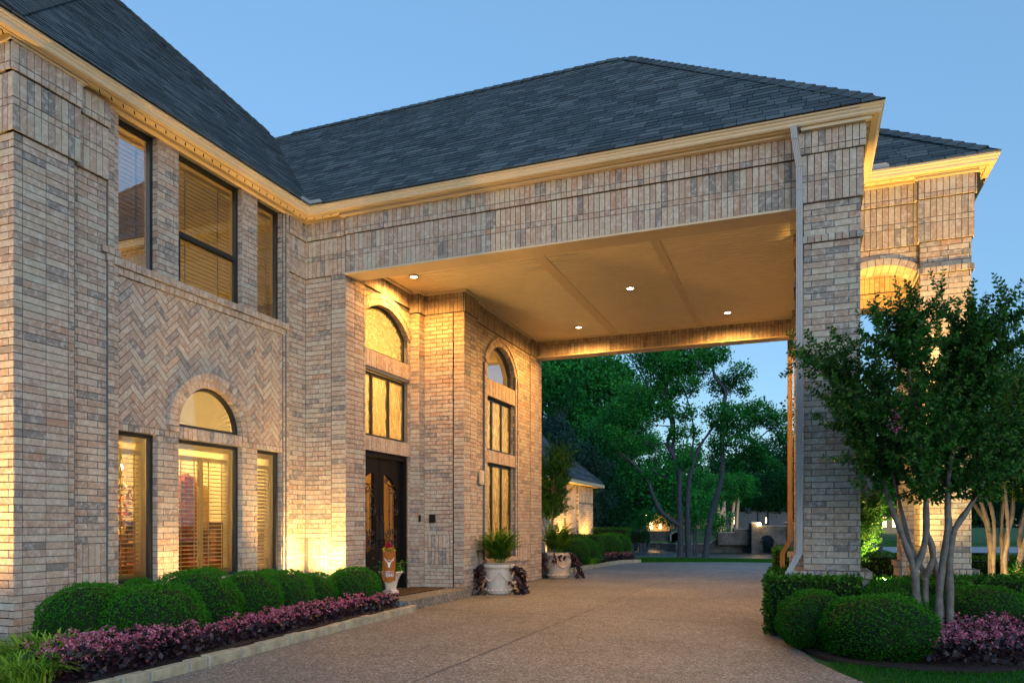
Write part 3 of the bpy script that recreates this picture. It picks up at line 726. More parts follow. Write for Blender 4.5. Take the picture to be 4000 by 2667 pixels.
b = MB(); b.box(-5.83, -5.80, 13.19, 13.39, 2.09, 2.36); b.box(-5.80, -5.79, 13.21, 13.37, 2.12, 2.33); b.build('wall_vent', ['cream'], house)

# rooms behind the lit windows
def room(x0, x1, y0, y1, z0, z1):
    b = MB()
    b.box(x0-.05, x0, y0, y1, z0, z1); b.box(x0, x1, y0-.05, y0, z0, z1); b.box(x0, x1, y1, y1+.05, z0, z1); b.box(x0, x1, y0, y1, z1, z1+.05); b.box(x0, x1, y0, y1, z0-.05, z0)
    return b.build('room', ['room'], house)
room(-11.2, -7.70, 6.0, 9.9, 3.9, 6.6)
b = MB(); b.box(-11.15, -11.10, 6.05, 9.85, .26, 1.25); b.box(-11.10, -7.73, 9.80, 9.84, .26, 1.25); b.box(-11.10, -7.73, 6.01, 6.05, .26, 1.25); b.box(-11.15, -7.73, 6.05, 9.80, .252, .262); b.build('wainscot', ['wood'], house)
b = MB(); b.box(-11.15, -11.10, 6.05, 9.85, 3.95, 4.85); b.box(-11.10, -7.73, 9.80, 9.84, 3.95, 4.85); b.build('bedroom_panelling', ['wood'], house)
lamp('bedroom_lamp', 'POINT', (-9.6, 7.6, 5.2), 10, radius=.15, col=(1, .70, .30), parent=house)
room(-11.2, -7.72, 6.0, 9.9, .25, 3.4)
lamp('dining_lamp', 'POINT', (-9.3, 7.9, 2.9), 95, radius=.12, col=(1, .72, .32), parent=house)
room(-10.0, -6.99, 10.3, 12.35, .13, 5.5)
b = MB(); b.box(-9.99, -9.94, 10.9, 11.9, .14, 2.5); b.box(-9.99, -9.94, 10.35, 12.3, 2.75, 2.95); b.box(-9.94, -7.4, 12.28, 12.33, .14, 1.1); b.box(-9.9, -9.3, 10.35, 10.75, .14, .95); b.build('hall_woodwork', ['wood'], house)
b = MB(); b.box(-8.99, -8.94, 13.6, 14.5, .14, 2.3); b.box(-8.99, -8.3, 15.3, 15.65, .14, 1.6)
for i in range(12): b.box(-8.95, -8.1, 14.6+.08*i, 14.68+.08*i, .2+.19*i, .39+.19*i)
b.build('stair_woodwork', ['wood'], house)
lamp('hall_lamp', 'POINT', (-8.6, 11.3, 4.4), 32, radius=.15, col=(1, .72, .36), parent=house); lamp('hall_lamp_low', 'POINT', (-8.9, 11.4, 2.2), 11, radius=.12, col=(1, .66, .28), parent=house)
room(-9.0, -6.03, 13.2, 15.7, .13, 5.5)
lamp('stair_lamp', 'POINT', (-7.7, 14.5, 3.3), 32, radius=.15, col=(1, .70, .34), parent=house)

# ------------------------------------------------------------------ roof, eaves, gutters
def shingle_plane(b, O, E, S, poly, expo=.128, seed=1):
    """courses of tabs on plane O + e*E + s*S (S up the slope), clipped to the convex polygon poly [(e,s)]"""
    O, E, S = Vector(O), Vector(E).normalized(), Vector(S).normalized(); Nn = E.cross(S).normalized()
    if Nn.z < 0: Nn = -Nn
    rd = random.Random(seed)
    def clipc(pl):
        k = len(poly); area = sum(poly[i][0]*poly[(i+1) % k][1]-poly[(i+1) % k][0]*poly[i][1] for i in range(k)); sg = 1 if area > 0 else -1
        for i in range(k):
            p, q = poly[i], poly[(i+1) % k]; nx, ny = -(q[1]-p[1])*sg, (q[0]-p[0])*sg
            out = []; m_ = len(pl)
            for j in range(m_):
                a, c = pl[j], pl[(j+1) % m_]; fa, fc = (a[0]-p[0])*nx+(a[1]-p[1])*ny, (c[0]-p[0])*nx+(c[1]-p[1])*ny
                if fa >= 0: out.append(a)
                if (fa >= 0) != (fc >= 0): t = fa/(fa-fc); out.append((a[0]+t*(c[0]-a[0]), a[1]+t*(c[1]-a[1])))
            pl = out
            if len(pl) < 3: return []
        return pl
    e0, e1 = min(p[0] for p in poly), max(p[0] for p in poly); s1 = max(p[1] for p in poly)
    W = lambda e, s, n: tuple(O+E*e+S*s+Nn*n)
    b.face([W(p[0], p[1], 0) for p in poly], 1, .5)
    s = 0
    while s < s1:
        e = e0-rd.random()*.3
        while e < e1:
            L = rd.choice((.16, .22, .28, .34)); r = rd.random(); g = .009
            top = .010+.005*(rd.random() > .6)
            pl = clipc([(e+g/2, s), (e+L-g/2, s), (e+L-g/2, s+expo-.002), (e+g/2, s+expo-.002)])
            if pl:
                h = lambda q: top-(q[1]-s)/expo*(top-.0045)
                b.face([W(p[0], p[1], h(p)) for p in pl], 0, r)
                lo = [p for p in pl if abs(p[1]-s) < 1e-4]
                if len(lo) == 2: b.face([W(*lo[0], top), W(*lo[1], top), W(*lo[1], 0), W(*lo[0], 0)], 0, r*.6)
            e += L
        s += expo
def hipcap(b, A, B, n1, n2, w=.15, step=.2):
    A, B = Vector(A), Vector(B); d = (B-A); L = d.length; d.normalize(); k = int(L/step)
    for i in range(1, k):
        p, q = A+d*i*step, A+d*((i+1)*step+.03)
        up = (Vector(n1)+Vector(n2)).normalized(); r = random.random()
        for nn in (n1, n2):
            nn = Vector(nn).normalized(); sd = d.cross(nn).normalized()
            oth = Vector(n2 if nn == Vector(n1).normalized() else n1)
            if sd.dot(oth) > 0: sd = -sd
            a0, a1 = p+up*.045, q+up*.028; c0, c1 = p+sd*w+nn*.035, q+sd*w+nn*.018
            b.face([tuple(a0), tuple(a1), tuple(c1), tuple(c0)], 0, r); b.face([tuple(a0), tuple(c0), tuple(c0-nn*.02), tuple(a0-up*.02)], 0, r*.2)
            b.face([tuple(c0), tuple(c1), tuple(c1-nn*.03), tuple(c0-nn*.03)], 0, r*.2)
PZ = 6.235; P_ = .963
nX = Vector((P_, 0, 1)).normalized(); nYm = Vector((0, -P_, 1)).normalized(); sl_ = math.sqrt(1+P_*P_)
ea, eb, ec = Vector((-7.10, 4.80, PZ)), Vector((-7.10, 9.63, PZ)), Vector((.885, 9.63, PZ))
vt = Vector((-10.60, 13.13, PZ+3.51*P_)); ap = Vector((-2.95, 13.13, PZ+3.51*P_)); mapx = Vector((-13.62, 11.32, PZ+6.53*P_))
b = MB()
shingle_plane(b, ea, (0, 1, 0), (-1, 0, P_), [(0, 0), (4.83, 0), (8.34, 3.51*sl_), (6.53, 6.53*sl_)], seed=3)
shingle_plane(b, (-11, 4.80, PZ), (1, 0, 0), (0, 1, P_), [(-4, 0), (3.90, 0), (-2.62, 6.53*sl_), (-4, 6.53*sl_)], seed=4)
shingle_plane(b, (-7.10, 9.63, PZ), (1, 0, 0), (0, 1, P_), [(0, 0), (7.985, 0), (4.14, 3.51*sl_), (-3.51, 3.51*sl_)], seed=5)
# far and outer slopes
b.face([tuple(ap), (-2.95, 13.13, ap.z), (-10.6, 13.13, vt.z), (-10.6, 16.9, PZ), (.885, 17.1, PZ)], 1, .5)
b.face([tuple(ec), (.885, 17.1, PZ), tuple(ap)], 1, .5)
b.face([tuple(mapx), tuple(vt), (-10.6, 16.9, PZ), (-17, 16.9, PZ), (-17, 11.3, mapx.z)], 1, .5)
wp = .87; wz = PZ+1.63*wp; wapx = Vector((.80, 13.13, wz))
shingle_plane(b, (.2, 11.53, PZ), (1, 0, 0), (0, 1, wp), [(-.5, 0), (2.23, 0), (.60, 1.63*math.sqrt(1+wp*wp)), (-.5, 1.63*math.sqrt(1+wp*wp))], seed=6)
b.face([(2.43, 11.5, PZ), (2.43, 14.8, PZ), tuple(wapx)], 1, .5); b.face([tuple(wapx), (2.43, 14.8, PZ), (-.3, 14.8, PZ), (-.3, 13.13, wz)], 1, .5)
roof = b.build('roof', ['shingle', 'roofdeck'], house)
b = MB()
hipcap(b, ea, mapx, nX, nYm, w=.2); hipcap(b, ec+Vector((-.02, .02, 0)), ap, nYm, Vector((P_, 0, 1)).normalized(), .14)
hipcap(b, mapx, vt, nX, Vector((-.3, 1, .9)).normalized(), .08)
hipcap(b, vt+Vector((.3, 0, 0)), ap, nYm, Vector((0, P_, 1)).normalized(), .13)
hipcap(b, (2.41, 11.54, PZ), wapx, Vector((0, -wp, 1)).normalized(), Vector((wp, 0, 1)).normalized(), .14)
b.build('hip_cap', ['cap'], roof)
EAVE = [(-12.5, 5.15), (-7.45, 5.15), (-7.45, 9.98), (.555, 9.98), (.555, 11.86), (2.10, 11.86), (2.10, 14.45), (.555, 14.45), (.555, 16.75), (-5.0, 16.75)]
def offs(o):
    out = []
    for i, p in enumerate(EAVE):
        nn = []
        for a, c in ((i-1, i), (i, i+1)):
            if a < 0 or c >= len(EAVE): continue
            d = Vector(EAVE[c])-Vector(EAVE[a]); d.normalize(); nn.append(Vector((d.y, -d.x)))
        if len(nn) == 1: q = Vector(p)+nn[0]*o
        else: q = Vector(p)+(nn[0]+nn[1])*o
        out.append(q)
    return out
def sweep(b, prof, m=0):
    R_ = [offs(o) for o, z in prof]; k = len(prof)
    for i in range(len(EAVE)-1):
        for j in range(k):
            j2 = (j+1) % k
            b.face([(*R_[j][i], prof[j][1]), (*R_[j][i+1], prof[j][1]), (*R_[j2][i+1], prof[j2][1]), (*R_[j2][i], prof[j2][1])], m, .5)
b = MB(); sweep(b, [(.217, 6.125), (.275, 6.125), (.288, 6.142), (.288, 6.162), (.306, 6.185), (.306, 6.20), (.326, 6.21), (.326, 6.235), (.318, 6.235), (.28, 6.175), (.217, 6.175)])
b.build('gutter', ['cream'], house)
b = MB(); sweep(b, [(.196, 6.112), (.216, 6.112), (.216, 6.24), (.196, 6.24)]); b.build('fascia', ['cream'], house)
b = MB(); sweep(b, [(.0, 6.085), (.055, 6.085), (.062, 6.10), (.062, 6.135), (.072, 6.146), (.0, 6.146)])
b.box(-7.335, -7.268, 5.07, 5.915, 6.085, 6.1465); b.box(-9.0, -7.265, 5.06, 5.10, 6.085, 6.1465)
b.box(-6.70, .66, 9.815, 9.90, 6.085, 6.1465)
b.box(-.03, .75, 9.735, 9.80, 6.084, 6.1475); b.box(1.44, 2.21, 11.69, 11.75, 6.084, 6.1475); b.build('frieze_board', ['cream'], house)
b = MB(); IN, OUT = offs(.05), offs(.197)
for i in range(len(EAVE)-1):                             # vented soffit boards laid across the overhang
    p0, p1, q0, q1 = IN[i], IN[i+1], OUT[i], OUT[i+1]; L = (p1-p0).length; k = max(1, int(max(L, (q1-q0).length)/.155))
    for j in range(k):
        s, e = j/k, (j+1)/k-.018/max(L, .1)*1.2
        a, c, d, g = p0.lerp(p1, s), p0.lerp(p1, e), q0.lerp(q1, e), q0.lerp(q1, s)
        b.face([(*a, 6.148), (*c, 6.148), (*d, 6.148), (*g, 6.148)], 0, .5)
        b.face([(*g, 6.148), (*a, 6.148), (*a, 6.165), (*g, 6.165)], 0, .5); b.face([(*c, 6.148), (*d, 6.148), (*d, 6.165), (*c, 6.165)], 0, .5)
    b.face([(*p0, 6.167), (*p1, 6.167), (*q1, 6.167), (*q0, 6.167)], 1, .5)
b.build('soffit', ['soffit', 'roofdeck'], house)
# rounded splash guards in the valleys
def guard(p, d, L=.22, h=.085):
    b = MB(); d = Vector((*d, 0)); pts = [Vector(p), Vector(p)+d*L, Vector(p)+d*L+Vector((0, 0, h*.6)), Vector(p)+d*(L-.04)+Vector((0, 0, h)), Vector(p)+Vector((0, 0, h))]
    nn = d.cross(Vector((0, 0, 1)))*.004
    b.face([tuple(q+nn) for q in pts]); b.face([tuple(q-nn) for q in pts]); 
    for q, s in zip(pts, pts[1:]+pts[:1]): b.face([tuple(q+nn), tuple(s+nn), tuple(s-nn), tuple(q-nn)])
    b.build('splash_guard', ['grey_metal'], house)
guard((-7.12, 9.65, 6.23), (0, -1)); guard((-7.12, 9.65, 6.23), (1, 0)); guard((.885, 11.53, 6.23), (1, 0))
def downspout(pts, mat_, wx=.075, wy=.065):
    """rectangular corrugated pipe along a polyline"""
    b = MB(); k = len(pts)
    cs = []
    for i in range(9): cs.append((-.5+i/8, -.5+(.07 if i % 2 else 0)))
    cs += [(.5, .5), (-.5, .5)]; n = len(cs); base = []
    for p in pts: base.append([(p[0]+u*wx, p[1]+v*wy, p[2]) for u, v in cs])
    for i in range(k-1):
        for j in range(n): b.face([base[i][j], base[i][(j+1) % n], base[i+1][(j+1) % n], base[i+1][j]], 0, .5)
    b.face(base[-1]); b.face(base[0])
    for p in pts[1:-1]: b.box(p[0]-wx*.54, p[0]+wx*.54, p[1]-wy*.54, p[1]+wy*.54, p[2]-.012, p[2]+.012)
    return b.build('downspout', [mat_], house)
downspout([(-.115, 9.70, 6.13), (-.10, 9.70, 5.98), (-.05, 9.79, 5.68), (-.045, 9.81, 5.4), (-.044, 9.82, 1.35), (-.044, 9.82, .96), (-.17, 9.74, .72), (-.17, 9.72, .60), (-.17, 9.72, .10)], 'grey_metal')
downspout([(-.27, 16.98, 6.05), (-.27, 16.98, 1.35), (-.27, 17.0, .98), (-.42, 17.02, .70), (-.43, 17.03, .05)], 'tan_metal', .10, .08)
# ------------------------------------------------------------------ ground, drive, beds, water
def inpoly(x, y, P):
    c = False; k = len(P)
    for i in range(k):
        (a, b_), (d, e) = P[i], P[i-1]
        if (b_ > y) != (e > y) and x < (d-a)*(y-b_)/(e-b_)+a: c = not c
    return c
POND = [(-30, 34), (-14, 32.0), (-6, 31.5), (3, 31.8), (8, 36), (8, 62.0), (-1, 61.8), (-4.4, 61.2), (-6.7, 60.4), (-9.3, 60.6), (-10.0, 63), (-12.2, 70.3), (-15, 72.4), (-18, 74.9), (-30, 77.5)]
def gh(x, y):
    if inpoly(x, y, POND): return -1.6
    z = -.03
    if y > 28: z = -.03+.02*math.sin(x*.3)
    if y > 57:
        if x < -6.6: z = -.14+min(1.0, max(0, y-60)*.028)
        else: z = .16+min(.7, max(0, y-60)*.02)
    elif x > 3 and y > 20: z = -.03+.0*(y-20)
    return z
xs = sorted(set([-400, -250, -150, -100, -70]+[-50+1.0*i for i in range(0, 40)]+[-10+.5*i for i in range(0, 41)]+[10+1.0*i for i in range(1, 31)]+[55, 70, 100, 150, 250, 400]))
ys = sorted(set([-200, -100, -50, -20, -5]+[float(i) for i in range(0, 28)]+[28+.5*i for i in range(0, 102)]+[80+2.0*i for i in range(0, 16)]+[120, 150, 200, 300, 500, 800]))
b = MB(); nx = len(xs)
for y in ys:
    for x in xs: b.v.append((x, y, gh(x, y)))
for j in range(len(ys)-1):
    for i in range(nx-1): b.f.append((j*nx+i, j*nx+i+1, (j+1)*nx+i+1, (j+1)*nx+i)); b.m.append(0); b.r.append(.5)
m, nt, bs = newmat('lawn'); n = noise(nt, 1.2, 5, .6, objvec(nt)); r_ = ramp(nt, [(.3, (.012, .07, .008)), (.7, (.03, .13, .016))]); nt.links.new(n.outputs[0], r_.inputs[0])
nt.links.new(r_.outputs[0], bs.inputs['Base Color']); bs.inputs['Roughness'].default_value = .9; n2 = noise(nt, 60, 3, .6, objvec(nt)); bump(nt, bs, n2.outputs[0], .8, .03); M['lawn'] = m
tag(b.build('lawn_ground', ['lawn'], smooth=True), kind='structure')
# exposed-aggregate drive
DRV = [(-5.02, -8), (-5.06, 3.6), (-5.127, 4.607), (-5.164, 5.112), (-5.265, 6.231), (-5.393, 7.766), (-5.549, 10.0), (-5.70, 12.6), (-5.9, 16.2), (-5.9, 18.6), (-6.05, 19.25), (-6.03, 21.5), (-5.85, 25.07), (-5.3, 25.85), (-4.4, 26.5), (-3.27, 27.03), (-2, 27.3), (-.9, 27.38), (1, 27.2), (2.2, 26.3), (2.6, 24.5), (2.2, 22), (.8, 19), (-.1, 17.4), (-.5, 15), (-.5, 12), (-.36, 10.13), (-.26, 9.4), (-.175, 8.735), (-.002, 8.216), (.123, 7.666), (.289, 7.213), (.475, 6.791), (.95, 5.9), (1.8, 4.6), (3.2, 3.2), (6, 1.5), (12, 0), (12, -8)]
m, nt, bs = newmat('exposed_aggregate'); v = objvec(nt)
vo = N(nt, 'ShaderNodeTexVoronoi'); vo.inputs['Scale'].default_value = 70; nt.links.new(v, vo.inputs['Vector'])
rp = ramp(nt, [(0, (.07, .074, .066)), (.35, (.145, .148, .130)), (.7, (.235, .235, .21)), (1, (.46, .455, .42))]); sx = N(nt, 'ShaderNodeSeparateColor'); nt.links.new(vo.outputs['Color'], sx.inputs[0]); nt.links.new(sx.outputs[0], rp.inputs[0])
n1 = noise(nt, .55, 4, .6, v); r1 = ramp(nt, [(.3, (.66, .66, .67)), (.7, (1.12, 1.10, 1.08))]); nt.links.new(n1.outputs[0], r1.inputs[0])
c = mixc(nt, 1.0, rp.outputs[0], r1.outputs[0], 'MULTIPLY')
n3 = noise(nt, 7, 4, .6, v); r3 = ramp(nt, [(.4, (.85, .85, .85)), (.65, (1.1, 1.1, 1.1))]); nt.links.new(n3.outputs[0], r3.inputs[0]); c = mixc(nt, 1.0, c, r3.outputs[0], 'MULTIPLY')
nt.links.new(c, bs.inputs['Base Color']); bs.inputs['Roughness'].default_value = .55; bs.inputs['Specular IOR Level'].default_value = .4
bump(nt, bs, vo.outputs['Distance'], .6, .007); M['aggregate'] = m
M['joint'] = plain('drive_joint', (.10, .095, .085), .95, .1)
b = MB()
from mathutils.geometry import tessellate_polygon
for t in tessellate_polygon([[Vector((*p, 0)) for p in DRV]]): b.face([(*DRV[i], 0.0) for i in t], 0)
for p, q in zip(DRV, DRV[1:]+DRV[:1]): b.face([(*p, 0), (*q, 0), (*q, -.12), (*p, -.12)], 0)
tag(b.build('driveway', ['aggregate']), kind='structure')
b = MB()                                                # saw-cut joints, 4 mm above the slab
def strip(p, q, w_=.016, z=.004):
    p, q = Vector(p), Vector(q); n_ = Vector((-(q-p).y, (q-p).x)).normalized()*w_/2
    b.face([(*(p+n_), z), (*(q+n_), z), (*(q-n_), z), (*(p-n_), z)])
strip((-3.0, 3.0), (-3.1, 26.9), .010); strip((-5.56, 10.35), (-.38, 10.25)); strip((-5.9, 17.2), (-.15, 17.1)); strip((-5.08, 4.7), (1.7, 4.75)); strip((-5.9, 22.0), (1.8, 21.9)); strip((-3.05, 10.2), (-1.1, 12.4), .006); strip((-1.1, 12.4), (-.9, 14.9), .005)

tag(b.build('drive_joint', ['joint']), kind='structure')
# entry porch slab
b = MB(); PS = [(-6.85, 10.40), (-5.58, 10.02), (-5.62, 12.36), (-5.68, 12.46), (-6.85, 12.46)]
PSb = [(-5.56, 9.96), (-6.68, 9.96), (-6.68, 10.4)]
poly = [(-6.95, 12.46), (-6.95, 10.45), (-6.66, 10.45), (-6.66, 9.93), (-5.56, 9.93), (-5.60, 11.4), (-5.64, 12.42)]
for t in tessellate_polygon([[Vector((*p, 0)) for p in poly]]): b.face([(*poly[i], .152) for i in t])
for p, q in zip(poly, poly[1:]+poly[:1]): b.face([(*p, .152), (*q, .152), (*q, -.05), (*p, -.05)])
tag(b.build('porch_slab', ['aggregate']), kind='structure')
# planting beds
m, nt, bs = newmat('mulch'); n = noise(nt, 45, 5, .7, objvec(nt)); r_ = ramp(nt, [(.3, (.010, .006, .004)), (.6, (.045, .026, .016)), (.8, (.10, .065, .045))]); nt.links.new(n.outputs[0], r_.inputs[0]); nt.links.new(r_.outputs[0], bs.inputs['Base Color']); bs.inputs['Roughness'].default_value = .95; bump(nt, bs, n.outputs[0], 1, .03); M['mulch'] = m
def bed(name, pts, z, dx=.35):
    x0, x1 = min(p[0] for p in pts), max(p[0] for p in pts); y0, y1 = min(p[1] for p in pts), max(p[1] for p in pts)
    b = MB()
    for t in tessellate_polygon([[Vector((*p, 0)) for p in pts]]): b.face([(*pts[i], z) for i in t])
    for p, q in zip(pts, pts[1:]+pts[:1]): b.face([(*p, z), (*q, z), (*q, z-.25), (*p, z-.25)])
    return tag(b.build(name, ['mulch']), kind='structure')
bed('planting_bed', [(-5.16, -2), (-5.17, 3.6), (-5.27, 5.1), (-5.37, 6.23), (-5.50, 7.77), (-5.64, 9.85), (-6.70, 9.93), (-7.45, 9.97), (-7.45, 5.2), (-12, 5.1), (-12, -2)], .075)
RB = [(-.30, 10.2), (-.11, 8.735), (.08, 8.216), (.18, 7.95), (.42, 7.70), (.98, 7.55), (1.5, 7.66), (2.2, 8.2), (4, 9.2), (6, 10.5), (6.5, 14), (4.0, 16.2), (.5, 17.5), (-.1, 17.2), (-.42, 15), (-.42, 12)]
bed('planting_bed', RB, .012)
bed('planting_bed', [(-13, 17.2), (-5.98, 17.2), (-5.98, 18.6), (-6.14, 19.3), (-6.12, 21.5), (-5.95, 25.0), (-5.35, 25.9), (-6.0, 28.6), (-13, 29)], .06)
# lawn rim beyond the drive, raised a hand above it
b = MB(); inner = [(-5.95, 25.15), (-5.3, 25.95), (-4.4, 26.6), (-3.27, 27.13), (-2, 27.4), (-.9, 27.48), (1, 27.3), (2.3, 26.4)]
outer = [(-8.5, 27.6), (-7.4, 29.0), (-5.4, 29.6), (-3.6, 29.8), (-2, 29.9), (-.6, 29.9), (1.6, 29.7), (4, 28.6)]
for i in range(7):
    b.face([(*inner[i], -.03), (*inner[i+1], -.03), (*(Vector(inner[i+1]).lerp(Vector(outer[i+1]), .12)), .0), (*(Vector(inner[i]).lerp(Vector(outer[i]), .12)), .0)])
    b.face([(*(Vector(inner[i]).lerp(Vector(outer[i]), .12)), .0), (*(Vector(inner[i+1]).lerp(Vector(outer[i+1]), .12)), .0), (*outer[i+1], .0), (*outer[i], .0)])
    b.face([(*outer[i], .0), (*outer[i+1], .0), (outer[i+1][0], outer[i+1][1]+1.4, -.3), (outer[i][0], outer[i][1]+1.4, -.3)])
tag(b.build('lawn_rim', ['lawn'], smooth=False), kind='structure')
# water
m, nt, bs = newmat('pond_water'); bs.inputs['Base Color'].default_value = (.012, .02, .022, 1); bs.inputs['Roughness'].default_value = .28; bs.inputs['Specular IOR Level'].default_value = .8
n = noise(nt, 2.2, 4, .6, objvec(nt, (1.2, .5, 1))); bump(nt, bs, n.outputs[0], 1.0, .45); M['water'] = m
b = MB(); b.face([(-40, 30, -.80), (20, 30, -.80), (20, 90, -.80), (-40, 90, -.80)]); tag(b.build('pond_water', ['water']), kind='structure')
# road far right
M['asphalt'] = plain('road_surface', (.30, .31, .32), .85, .2, 0, 3, .1)
b = MB(); b.face([(4, 40, -.01), (80, 62, -.01), (80, 78, -.01), (4, 50, -.01)]); tag(b.build('road', ['asphalt']), kind='structure')

# ------------------------------------------------------------------ edging stones
def edging(path, lens, label, grp, h=.098, w_=.105, z=0.0):
    pts = [Vector(p) for p in path]; seg = []; d = 0
    cum = [0]
    for a, c in zip(pts, pts[1:]): cum.append(cum[-1]+(c-a).length)
    def at(s):
        for i in range(len(pts)-1):
            if s <= cum[i+1] or i == len(pts)-2:
                t = (s-cum[i])/(cum[i+1]-cum[i]); return pts[i].lerp(pts[i+1], t), (pts[i+1]-pts[i]).normalized()
    s = 0; i = 0; jb = MB()
    while s < cum[-1]-.05:
        L = lens[i % len(lens)]; e = min(s+L, cum[-1]); p, dr = at(s+.008); q, _ = at(e-.018); nn = Vector((-dr.y, dr.x))*w_
        b = MB(); j = lambda k_=.006: random.uniform(-k_, k_); hh = h+j()
        P = [(*(p+Vector((j(), j()))), z-.03), (*(q+Vector((j(), j()))), z-.03), (*(q+nn), z-.03), (*(p+nn), z-.03)]
        T = [(p.x+j(), p.y+j(), z+hh+j()), (q.x+j(), q.y+j(), z+hh+j()), (q.x+nn.x, q.y+nn.y, z+hh+j()), (p.x+nn.x, p.y+nn.y, z+hh+j())]
        b.hexa([tuple(Vector(x_)-Vector((*p, 0))) for x_ in P+T]); o = b.build('edging_stone', ['edge_stone'], loc=(*p, 0))
        md = o.modifiers.new('bevel', 'BEVEL'); md.width = .012; md.segments = 2
        tag(o, label(i, e-s), 'edging stone', grp)
        p2, dr = at(min(e-.02, cum[-1])); q2, _ = at(min(e+.012, cum[-1])); nn = Vector((-dr.y, dr.x))
        if e < cum[-1]-.06: jb.hexa([(*(p2+nn*.010), z-.02), (*(q2+nn*.010), z-.02), (*(q2+nn*.095), z-.02), (*(p2+nn*.095), z-.02), (*(p2+nn*.010), z+h-.012), (*(q2+nn*.010), z+h-.012), (*(q2+nn*.095), z+h-.012), (*(p2+nn*.095), z+h-.012)])
        s = e; i += 1
    tag(jb.build('edging_mortar', ['edge_joint']), kind='structure')
words = ['first', 'second', 'third', 'fourth', 'fifth', 'sixth', 'seventh', 'eighth', 'ninth', 'tenth', 'eleventh', 'twelfth', 'thirteenth', 'fourteenth', 'fifteenth', 'sixteenth', 'seventeenth', 'eighteenth', 'nineteenth', 'twentieth', 'twenty-first', 'twenty-second', 'twenty-third', 'twenty-fourth', 'twenty-fifth']
def lab1(i, L): return f"{'long' if L > .42 else 'short'} sandstone edging block beside pink flowers, {words[i]} from the porch step"
edging([(-5.549, 10.0), (-5.393, 7.766), (-5.265, 6.231), (-5.164, 5.112), (-5.127, 4.607), (-5.07, 3.7)], [.30, .33, .46, .30, .26, .47, .48, .44, .28, .52, .31, .50, .24, .46], lab1, 'sandstone blocks edging the flower bed by the house')
# the row runs away from the camera on the far bed
def lab2(i, L): return f"pale edging block of far bed, {words[i]} past the far planter"
edging([(-5.35, 25.95), (-5.85, 25.07), (-6.03, 21.5), (-6.05, 19.25), (-5.9, 18.4)], [.8, .62, .7, .55, .75, .66], lambda i, L: f"pale edging block of the far curved bed, {words[i]} from the lawn end", 'pale blocks edging the far curved bed', h=.11)

# ------------------------------------------------------------------ clipped shrubs
def shrub_mesh(n, leaf, seed, mat_, p=2.3):
    """unit clipped dome (radius 1, centre at 0, flattened foot) covered in small leaves over a dark core"""
    U = unit(n*2); U = U[U[:, 2] > -.75][:n]
    rr = 1/(np.abs(U[:, 0])**p+np.abs(U[:, 1])**p+np.abs(U[:, 2])**p)**(1/p)
    lump = 1+.035*np.sin(U[:, 0]*5+seed)+.03*np.cos(U[:, 1]*6+seed*2)+.025*np.sin(U[:, 2]*9+U[:, 0]*4)+.012*np.sin(U[:, 1]*17)
    P = U*(rr*lump*(.93+.08*rng.random(len(U))))[:, None]
    D = U*.55+unit(len(U))*.8
    st = rng.random(len(P)) < .02; P[st] *= (1.03+.06*rng.random(int(st.sum())))[:, None]; D[st] = U[st]+.3*D[st]
    V, F = leaves(P, D, leaf*(.7+.6*rng.random(len(P))), leaf*.55)
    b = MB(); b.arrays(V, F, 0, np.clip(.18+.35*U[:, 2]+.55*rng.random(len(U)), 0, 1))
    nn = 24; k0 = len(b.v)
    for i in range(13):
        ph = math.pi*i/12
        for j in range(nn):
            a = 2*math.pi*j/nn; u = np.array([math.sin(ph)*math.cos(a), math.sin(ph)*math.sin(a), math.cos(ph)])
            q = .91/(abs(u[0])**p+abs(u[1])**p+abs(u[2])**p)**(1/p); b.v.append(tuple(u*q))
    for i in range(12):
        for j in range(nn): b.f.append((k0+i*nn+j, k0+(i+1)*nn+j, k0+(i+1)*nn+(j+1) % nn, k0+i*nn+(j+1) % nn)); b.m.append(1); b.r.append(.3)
    return b
SHR = None
def boxwood(x, y, rx, ry, top, label, grp, foot=.0, rz=0):
    global SHR
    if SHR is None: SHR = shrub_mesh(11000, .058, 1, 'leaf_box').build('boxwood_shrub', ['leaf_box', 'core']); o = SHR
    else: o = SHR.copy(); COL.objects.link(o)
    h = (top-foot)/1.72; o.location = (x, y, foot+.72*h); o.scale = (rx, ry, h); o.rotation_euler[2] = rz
    tag(o, label, 'shrub', grp); return o
G1 = 'clipped boxwood domes along the house'
boxwood(-6.72, 5.50, .44, .52, .70, 'wide boxwood dome in front of the near corner pier', G1, rz=.3)
boxwood(-6.95, 6.30, .33, .40, .685, 'boxwood mostly hidden behind others under the chandelier window', G1, rz=1)
boxwood(-6.10, 5.72, .50, .50, .69, 'largest boxwood dome, front and nearest the pink flowers', G1, rz=2)
boxwood(-6.42, 6.62, .48, .50, .785, 'tall boxwood dome below the blind-covered centre window', G1, rz=2.6)
boxwood(-6.42, 7.45, .42, .42, .715, 'boxwood dome under the narrow right-hand lower window', G1, rz=.9)
boxwood(-6.48, 8.24, .40, .40, .68, 'boxwood dome with sunlit side left of the glowing wall', G1, rz=1.7)
boxwood(-6.98, 8.55, .33, .38, .665, 'boxwood tucked against the wall behind the glowing pair', G1, rz=.2)
boxwood(-6.60, 9.0, .34, .36, .60, 'low boxwood dome directly in front of the glowing wall', G1, rz=2.2)
boxwood(-6.32, 9.62, .42, .44, .655, 'last boxwood dome beside the orange garden flag', G1, rz=1.3)
G2 = 'clipped boxwood domes at the drive bend'
boxwood(.10, 8.60, .36, .38, .60, 'smaller boxwood dome at the edge of the drive by hedge', G2, .03, .5)
boxwood(.70, 8.22, .57, .52, .60, 'broad front boxwood dome left of the crepe myrtle trunks', G2, .03, 2)
